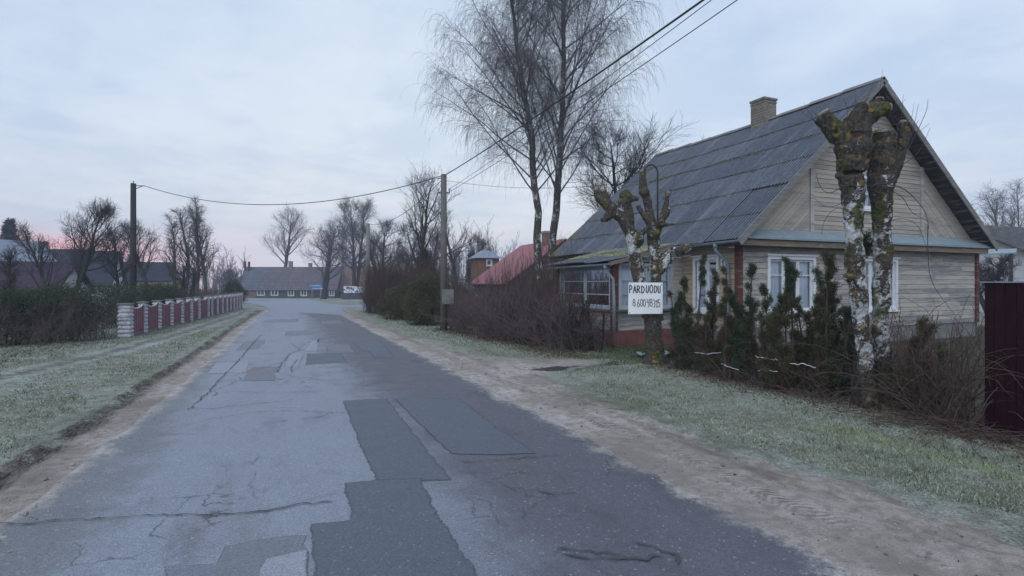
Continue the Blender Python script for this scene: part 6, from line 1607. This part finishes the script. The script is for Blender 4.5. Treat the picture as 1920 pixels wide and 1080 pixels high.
# dark hedge on the left and clipped hedge behind the fence
def leaf_hedge(label, name, foot, H, n, seed, mat, L, width, lump=.35, stems=60, per=70, bark='twig_purple'):
    r = np.random.default_rng(seed); X, Y = foot(r, n); z = ter(X, Y); root = thing(name, label, 'hedge', (float(X.mean()), float(Y.mean()), tz(X.mean(), Y.mean())))
    hh = H(X, Y) if callable(H) else H
    b = MB(); C = np.stack([X, Y, z + .10 + r.uniform(0, 1, n) ** .8 * hh], 1); clump_leaves(b, r, C, r.uniform(.12, .28, n), per, L, L * .42, .3)
    b.build('foliage', MATS[mat], root)
    X, Y = foot(r, stems); st = np.stack([X, Y, ter(X, Y) - .05], 1); d = r.normal(size=(stems, 3)) * .22; d[:, 2] = 1
    hs = H(X, Y) if callable(H) else np.full(stems, H)
    P, R = grow(r, st, d, hs * 1.12 * r.uniform(.7, 1.1, stems), np.full(stems, .022), np.full(stems, .006), 6, .1, .2); c = MB(); c.tubes(P, R, 5)
    s, d, rr, t = spawn(r, P, R, 12, .1, 1, .7, .25); P2, R2 = grow(r, s, d, np.repeat(hs, 12) * .28 * r.uniform(.4, 1.1, len(s)), rr * .5, rr * .25, 4, .14, .4); c.tubes(P2, R2, 3)
    s, d, rr, t = spawn(r, P2, R2, 4, .2, 1, .6, .25); P3, R3 = grow(r, s, d, r.uniform(.1, .35, len(s)), rr * .7, rr * .4, 3, .14, .3); c.tubes(P3, R3, 3)
    c.build('stems', MATS[bark], root, True); return root
def lh(r, n): t = r.uniform(-.35, 1, n); p = A(*G(0, 652))[None] * (1 - t[:, None]) + A(*G(222, 636))[None] * t[:, None]; return p[:, 0] - .25 - r.uniform(0, 1, n) * 1.1, p[:, 1] + r.normal(size=n) * .3 + .3
leaf_hedge('ragged dark evergreen hedge running up to the corner pillar of the block fence', 'hedge', lh, lambda X, Y: 1.35 + .35 * (fbm(X * .9, Y * .9, 3, 5) - .4), 560, 501, 'hedge_dark', .055, 1.0, stems=60, per=75)
def lh3(r, n): t = r.uniform(-.3, 1, n); p = A(*G(0, 655))[None] * (1 - t[:, None]) + A(*G(225, 637))[None] * t[:, None]; return p[:, 0] - .1 - r.uniform(0, 1, n) * .5, p[:, 1] + r.normal(size=n) * .2 + .2
brush('shrub', 'bare brown twigs along the front of the ragged dark hedge', 'shrub', lh3, 70, 1.5, 504, 'twig_purple', sub=(8, 5), rad=.009, out=.5, wig=.2, spread_ang=.8)
def lh2(r, n): s = r.uniform(-.5, 14, n); q = fa[None] + fd[None] * s[:, None] - fn[None] * (1.6 + r.uniform(0, 1.1, n))[:, None]; return q[:, 0], q[:, 1]
leaf_hedge('clipped dark green hedge behind the block fence and the wooden pole', 'hedge', lh2, 1.45, 520, 502, 'hedge_dark', .07, 1.0, stems=70, per=70)
def lh4(r, n): s = r.uniform(12.5, 26, n); q = fa[None] + fd[None] * s[:, None] - fn[None] * (2.0 + r.uniform(0, 1.3, n))[:, None]; return q[:, 0], q[:, 1]
brush('hedge', 'brown leafless hedge behind the far half of the block fence', 'hedge', lh4, 220, 1.55, 503, 'twig_purple', sub=(10, 5), rad=.014, out=.25, tw=1.18)
conifer_shrub('round dark bush behind the far end of the block fence', 437, 50, 1.2, 1.75, 505, ['hedge_dark'], 110, 'bush', 'bush')
# spruce
def spruce(label, px, py, d, seed, wide=.22, mat='spruce'):
    r = np.random.default_rng(seed); X, Y, z0 = at(px, d); H = CAMZ + (HOR - py) / FPX * d - z0; root = thing('spruce', label, 'tree', (X, Y, z0))
    b = MB(); b.tube([(X, Y, z0 - .1), (X, Y, z0 + H)], [H * .02, .02], 8); b.build('trunk', MATS['bark_dark'], root, True)
    n = 260; t = np.sort(r.uniform(.08, .99, n)); a = r.uniform(0, 6.283, n); L = H * wide * (1 - t) ** .85 * r.uniform(.7, 1.1, n) + .1
    st = np.stack([np.full(n, X), np.full(n, Y), z0 + t * H], 1); dr = np.stack([np.cos(a), np.sin(a), np.full(n, -.15)], 1)
    P, R = grow(r, st, dr, L, np.full(n, .03), np.full(n, .008), 5, .05, -.1, .5); c = MB(); c.tubes(P, R, 3)
    s, d_, rr, tt = spawn(r, P, R, 24, .1, 1, .8, .25); d_[:, 2] -= .25
    c.leaves(s, d_, r.uniform(.25, .6, len(s)), .10, r); c.build('crown', MATS[mat], root)
spruce('dark spruce behind the pale blue roof', 18, 410, 60, 601)
spruce('small dark conifer tip beside the wooden cupola', 884, 474, 70, 602, .12)

# ================================================================== the other houses
def gable_house(name, label, base, rz, L, Wd, ze, zr, over, mw, mr_, group=None, cat='house', wins=(), chim=(), sink=.3, gmat=None, chmat='chimney_brick'):
    """ridge along local x; walls, two roof slopes, gables, windows (side, u, z0, w, h) and chimneys (u, v, w, h)"""
    t = thing(name, label, cat, base, rz, group); Mx = WM[t.name]
    def w(p): q = Mx @ Vector(p); return (q.x, q.y, q.z)
    b = MB(); z0 = -sink
    for s in (-1, 1):
        y = s * (Wd / 2 - .1); b.hexa([w(p) for p in ((-L/2, y-.1, z0), (L/2, y-.1, z0), (L/2, y+.1, z0), (-L/2, y+.1, z0), (-L/2, y-.1, ze), (L/2, y-.1, ze), (L/2, y+.1, ze), (-L/2, y+.1, ze))])
    b.build('wall', MATS[mw], t)
    for s in (-1, 1):
        b = MB(); xo, xi = s * L / 2, s * (L / 2 - .2)
        pts = [(-Wd/2+.2, z0), (Wd/2-.2, z0), (Wd/2-.2, ze), (0, zr - .18), (-Wd/2+.2, ze)]
        v = [w((xo, p[0], p[1])) for p in pts] + [w((xi, p[0], p[1])) for p in pts]; n = 5
        b.addl(v, [list(range(n)), list(range(2*n-1, n-1, -1))] + [[i, (i+1) % n, n+(i+1) % n, n+i] for i in range(n)]); b.build('gable_wall', MATS[gmat or mw], t)
    sl = (zr - ze) / (Wd / 2); b = MB(); ey = Wd / 2 + over; ez = ze - sl * over
    for s in (-1, 1):
        q = [w((-L/2-over, s*ey, ez)), w((L/2+over, s*ey, ez)), w((L/2+over, 0, zr)), w((-L/2-over, 0, zr))]
        if s > 0: q = q[::-1]
        b.slab(q, .12)
    ro = b.build('roof', MATS[mr_], t)
    for (u, v, cw, chh) in chim:
        zb = zr - abs(v) * sl; b = MB(); p = w((u, v, zb + chh / 2 - .3)); b.box(p, (cw, cw, chh + .6), rz); p2 = w((u, v, zb + chh + .04)); b.box(p2, (cw + .1, cw + .1, .09), rz); b.build('chimney', MATS[chmat], ro)
    for (side, u, zz, ww, hh) in wins:
        if side in ('front', 'back'):
            s = -1 if side == 'front' else 1; O = w((0, s * Wd / 2, 0)); uu = A(*w((1, 0, 0))) - A(*w((0, 0, 0))); nn = (A(*w((0, s, 0))) - A(*w((0, 0, 0))))
        else:
            s = 1 if side == 'right' else -1; O = w((s * L / 2, 0, 0)); uu = A(*w((0, 1, 0))) - A(*w((0, 0, 0))); nn = (A(*w((s, 0, 0))) - A(*w((0, 0, 0))))
        mb = MB(); bx = frame_bars(mb, O, uu, nn, u - ww/2, u + ww/2, zz, zz + hh, .14, -.02, .05); 
        pp = lambda x, q, z: A(*O) + uu * x + nn * q + A(0, 0, z)
        mb.bar(pp(u, .02, zz + .14), pp(u, .02, zz + hh - .14), .10, .06, nn)
        f = mb.build('window', MATS['white_paint'], t)
        g = MB(); g.hexa([pp(u-ww/2+.1, .005, zz+.1), pp(u+ww/2-.1, .005, zz+.1), pp(u+ww/2-.1, .02, zz+.1), pp(u-ww/2+.1, .02, zz+.1), pp(u-ww/2+.1, .005, zz+hh-.1), pp(u+ww/2-.1, .005, zz+hh-.1), pp(u+ww/2-.1, .02, zz+hh-.1), pp(u-ww/2+.1, .02, zz+hh-.1)]); g.build('pane', MATS['glass_far'], f)
    return t
t_ = NT('far_glass'); MATS['glass_far'] = t_.bsdf((.045, .05, .065), .12, None, .6)
YAW = RAD(-23)
def facing(px, d, rz_cam): X, Y = GD(px, d); return (X, Y, tz(X, Y)), YAW + rz_cam

# long dark house across the junction
dF = 100.0; m_ = dF / FPX
base, rz = facing(551, dF + 3.2, RAD(1)); z0 = base[2]
base = (base[0], base[1], z0)
ze = CAMZ + (HOR - 538.5) * m_ - z0; zr = CAMZ + (HOR - 500.5) * (dF + 3.2) / FPX - z0
Lh = (640 - 462) * m_
ufar = lambda px: (px - 551) * m_
fw = [('front', ufar(502), .50, 1.40, 1.30), ('front', ufar(527.5), .50, 1.35, 1.30), ('front', ufar(558), .42, 1.15, 1.35), ('front', ufar(582), .42, 1.15, 1.35), ('front', ufar(634), .42, 1.0, 1.5)]
lhs = gable_house('long_house', 'long low dark timber house with sagging purple-grey roof across the junction', base, rz, Lh, 6.4, ze, zr, .45, 'far_boards', 'far_roof', cat='house', wins=fw,
    chim=[(ufar(545), 0, .62, 1.0), (ufar(582), .2, .55, .9)], sink=.6)
for px in (459.5, 467):
    q = W(px, 503, dF + 2.5); b = MB(); b.tube([(q.x, q.y, q.z - .9), (q.x, q.y, q.z + 1.25)], .20, 8); b.build('flue', MATS['iron'], lhs)
b = MB(); q = W(468, 549, dF - .2); b.box((q.x, q.y, q.z), (2.5, .12, 1.9), rz); b.build('shed_door', MATS['roof_rust'], lhs)
b = MB(); q = W(607, 549.5, dF - .2); b.box((q.x, q.y, q.z), (1.0, .1, 1.75), rz); b.build('door', MATS['trim_tan'], lhs)
base, rz = facing(668, 106, RAD(0)); ze2 = CAMZ + (HOR - 541) * 104 / FPX - base[2]
gable_house('outbuilding', 'dark rusty-roofed outbuilding behind the poster wall', base, rz, 6.6, 6, ze2, CAMZ + (HOR - 499) * 106 / FPX - base[2], .4, 'far_boards', 'roof_rust', cat='building', sink=.6)
# poster wall
q = W(668, 543, 80); t = thing('poster_wall', 'dark low wall carrying a bright multicoloured poster beyond the braced pole', 'wall', (q.x, q.y, tz(q.x, q.y)))
b = MB(); zb = tz(q.x, q.y); b.box((q.x, q.y, zb + .75), (4.3, .2, 1.7), YAW); b.build('wall', MATS['boards_dark'], t)
b = MB(); b.box((q.x - SN * .16, q.y - CS * .16, q.z), (3.6, .06, 1.0), YAW); b.build('poster', MATS['banner'], t)
# direction sign
q = W(593, 538.5, 78); zb = tz(q.x, q.y); t = thing('road_sign', 'blue two-panel direction sign on posts at the junction', 'sign', (q.x, q.y, zb))
for s in (-1, 1):
    b = MB(); b.tube([(q.x + CS * .62 * s + SN * .05, q.y - SN * .62 * s + CS * .05, zb - .1), (q.x + CS * .62 * s + SN * .05, q.y - SN * .62 * s + CS * .05, q.z + .3)], .05, 8); b.build('post', MATS['gutter_grey'], t, True)
for i, dz in enumerate((.20, -.16)):
    b = MB(); w_, h_ = .88, .16; uu = A(CS, -SN, 0); nn = A(-SN, -CS, 0); c = A(q.x, q.y, q.z + dz); s = 1 if i else 1
    pts = [(-w_ - (.16 if i == 0 else 0), 0), (-w_, -h_), (w_, -h_), (w_ + (.16 if i else 0), 0), (w_, h_), (-w_, h_)]
    v = [c + uu * p[0] + nn * .02 + A(0, 0, p[1]) for p in pts] + [c + uu * p[0] - nn * .02 + A(0, 0, p[1]) for p in pts]
    b.addl(v, [list(range(6))[::-1], list(range(6, 12))] + [[k, (k + 1) % 6, 6 + (k + 1) % 6, 6 + k] for k in range(6)]); pn = b.build('panel', MATS['sign_blue'], t)
    b = MB(); r = random.Random(i); x = -.55
    while x < .55:
        l = r.uniform(.05, .14); b.box(c + uu * (x + l / 2) + nn * .024 + A(0, 0, r.uniform(-.01, .01)), (l, .006, r.uniform(.06, .09)), YAW); x += l + .03
    sx = -.8 if i == 0 else .72
    ar = [c + uu * (sx + a) + nn * .026 + A(0, 0, z_) for a, z_ in (((-.1, 0), (.06, .09), (.06, -.09)) if i == 0 else ((.14, 0), (-.02, .09), (-.02, -.09)))]
    b.add(ar, [[0, 1, 2]]); b.build('lettering', MATS['sign_white'], pn)
# red-roofed house
t = thing('house', 'house with a steep red metal roof beyond the bare brown hedge', 'house', (18.3, 37.3, 0))
X0, XR_, X1 = 13.7, 18.3, 22.9; ya, yb = 33.5, 41.2; zrr, zee = 4.78, 1.62
b = MB(); b.slab([(X0, ya, zee), (XR_, ya, zrr), (XR_, yb, zrr), (X0, yb, zee)], .06); b.slab([(XR_, ya, zrr), (X1, ya, zee), (X1, yb, zee), (XR_, yb, zrr)], .06); ro = b.build('roof', MATS['roof_red'], t)
b = MB(); v = [(X0 + .4, ya + .3, -.2), (X1 - .4, ya + .3, -.2), (X1 - .4, ya + .3, zee + .15), (XR_, ya + .3, zrr - .12), (X0 + .4, ya + .3, zee + .15)]; v += [(p[0], yb - .3, p[2]) for p in v]
b.addl(v, [[0, 1, 2, 3, 4], [9, 8, 7, 6, 5], [0, 5, 6, 1], [1, 6, 7, 2], [4, 9, 5, 0]]); b.build('wall', MATS['boards_dark'], t)
q = W(1026, 452, 40); b = MB(); b.box((q.x, q.y, 4.75), (.62, .62, 1.1), 0); b.build('chimney', MATS['red_brick'], ro); b = MB(); b.box((q.x, q.y, 5.38), (.74, .74, .16)); b.build('cap', MATS['metal_blue'], ro)
# wooden cupola building
X, Y = GD(909, 50); t = thing('wooden_tower', 'small brown wooden tower with a pale hipped metal roof beside the red roof', 'tower', (X, Y, 0), YAW)
h = 3.9; b = MB(); cladding(b, (X - 1.0, Y - 1.0, 0), (1, 0, 0), (0, -1, 0), 2.0, 0, h, .2, [(.85, 1.25, 3.25, 3.7)], seed=31); cladding(b, (X - 1.0, Y - 1.0, 0), (0, 1, 0), (-1, 0, 0), 2.0, 0, h, .2, seed=32); cladding(b, (X + 1.0, Y - 1.0, 0), (0, 1, 0), (1, 0, 0), 2.0, 0, h, .2, seed=33); cladding(b, (X - 1.0, Y + 1.0, 0), (1, 0, 0), (0, 1, 0), 2.0, 0, h, .2, seed=34); b.build('wall', MATS['tower_wood'], t)
window(t, (X - 1.0, Y - 1.0, 0), (1, 0, 0), (0, -1, 0), .85, 1.25, 3.25, 3.7, 1, (.5,), None, .09, seed=40, hood=False)
b = MB(); e = 1.25; v = [(X - e, Y - e, h), (X + e, Y - e, h), (X + e, Y + e, h), (X - e, Y + e, h), (X - .25, Y - .25, h + .75), (X + .25, Y - .25, h + .75), (X + .25, Y + .25, h + .75), (X - .25, Y + .25, h + .75)]; b.hexa(v); b.tube([(X, Y, h + .7), (X, Y, h + 1.3)], [.06, .015], 6); b.build('roof', MATS['roof_paleblue'], t)
base, rz = facing(868, 44, RAD(0)); gable_house('shed', 'small pale-roofed shed in front of the wooden tower', base, RAD(60), 2.6, 2.6, .9, 1.8, .2, 'boards_dark', 'roof_paleblue', cat='shed')
# village houses at the left
base, rz = facing(40, 31.5, RAD(14)); zg = base[2]
gable_house('house', 'low yellow house under a long purple roof behind the ragged dark hedge', base, rz, 5.0, 4.2, 1.32 - zg, CAMZ + (HOR - 490) * 31.5 / FPX - zg, .3, 'plaster_yellow', 'roof_purple', wins=[('front', .2, .9, .9, .8), ('front', 1.7, .9, .9, .8), ('right', .4, .9, .8, .8)], gmat='plaster_pale')
base, rz = facing(-8, 46, RAD(78)); zg = base[2]
gable_house('house', 'house with a broad pale blue roof at the edge of the picture', base, rz, 6.5, 7.0, 2.2 - zg, CAMZ + (HOR - 448) * 46 / FPX - zg, .3, 'plaster_pale', 'roof_paleblue')
base, rz = facing(122, 52, RAD(4)); zg = base[2]
gable_house('house', 'house with a long navy roof behind the spreading fruit tree', base, rz, 4.6, 8, 2.0 - zg, CAMZ + (HOR - 467) * 52 / FPX - zg, .3, 'plaster_pale', 'roof_navy', chim=[(-2.5, .5, .7, 1.0)])
base, rz = facing(182, 49, RAD(22)); zg = base[2]
gable_house('house', 'white-gabled house with a dark steep roof, nearer the wooden pole', base, rz, 3.0, 4.6, 1.7 - zg, CAMZ + (HOR - 470) * 49 / FPX - zg, .25, 'plaster_pale', 'roof_navy', wins=[('right', 0, 2.2, .8, .8)])
base, rz = facing(275, 60, RAD(25)); zg = base[2]
gable_house('house', 'white-gabled house with a dark roof between the pole and the birches', base, rz, 4.4, 4.6, 1.75 - zg, CAMZ + (HOR - 491) * 60 / FPX - zg, .25, 'plaster_pale', 'roof_navy', wins=[('right', 0, 1.5, .8, .8)], chim=[(-1.4, 0, .5, .7)])
base, rz = facing(300, 54, RAD(2)); zg = base[2]
gable_house('shed', 'low yellow shed seen under the white gable beyond the clipped hedge', base, rz, 3.4, 3, 1.9 - zg, 2.15 - zg, .1, 'plaster_yellow', 'roof_navy', cat='shed')
# white cottage at the right
base, rz = facing(1890, 34, RAD(20)); zg = base[2]
gable_house('cottage', 'white cottage beyond the yard, above the maroon fence', base, rz, 9, 7, 3.35, 5.2, .4, 'plaster_pale', 'boards_dark', cat='house', wins=[('front', 0, 2.2, 1.2, 1.1), ('front', 2.2, 2.2, 1.2, 1.1), ('front', -2.4, 2.2, 1.2, 1.1)])
# far wood along the horizon
def far_wood(label, segs, H, n, seed, mat='far_twig', gap=0.):
    r = np.random.default_rng(seed); b = MB()
    for (a, c, d) in segs:
        k = int(n * abs(c - a) / 100); px = r.uniform(a, c, k); dd_ = d + r.uniform(-8, 8, k); X, Y = DL(dd_, (px - 960) / FPX * dd_)
        st = np.stack([X, Y, ter(X, Y)], 1); dr = r.normal(size=(k, 3)) * .08; dr[:, 2] = 1
        hh = H * d / 100 * r.uniform(.45, 1.0, k) * (.55 + .9 * fbm(px / 22, px * 0, 3, seed))
        P, R = grow(r, st, dr, hh, np.full(k, .14), np.full(k, .03), 5, .05, .2); b.tubes(P, R, 4)
        s, d_, rr, t = spawn(r, P, R, 16, .15, 1., .6, .2); P2, R2 = grow(r, s, d_, np.repeat(hh, 16) * .22 * r.uniform(.4, 1.1, len(s)), np.full(len(s), .05), np.full(len(s), .02), 4, .12, .4); b.tubes(P2, R2, 3)
        s, d_, rr, t = spawn(r, P2, R2, 5, .2, 1., .6, .2); P3, R3 = grow(r, s, d_, r.uniform(.3, .9, len(s)), np.full(len(s), .03), np.full(len(s), .015), 3, .12, .2); b.tubes(P3, R3, 3)
    return tag(b.build('woods', MATS[mat]), label, kind='stuff')
far_wood('pale far woodland along the horizon on the left', [(-150, 460, 150)], 6.5, 45, 701)
far_wood('far woodland behind the long dark house and the side street', [(640, 960, 150)], 9.5, 60, 702)
far_wood('pale far woodland past the yard on the right', [(1780, 2060, 75)], 6.5, 70, 703)

# thin cold air over the village
def mk_haze():
    t = NT('haze_air'); v = t.n('VolumePrincipled'); v.inputs['Color'].default_value = (.80, .86, 1.0, 1); v.inputs['Density'].default_value = HAZE; v.inputs['Anisotropy'].default_value = .2
    t.t.links.new(v.outputs[0], t.out.inputs['Volume']); return t.m
HAZE = .0017
hb = MB(); hb.box((0, 0, 10.5), (800, 800, 27.0)); ho = hb.build('haze', mk_haze()); tag(ho, kind='stuff')
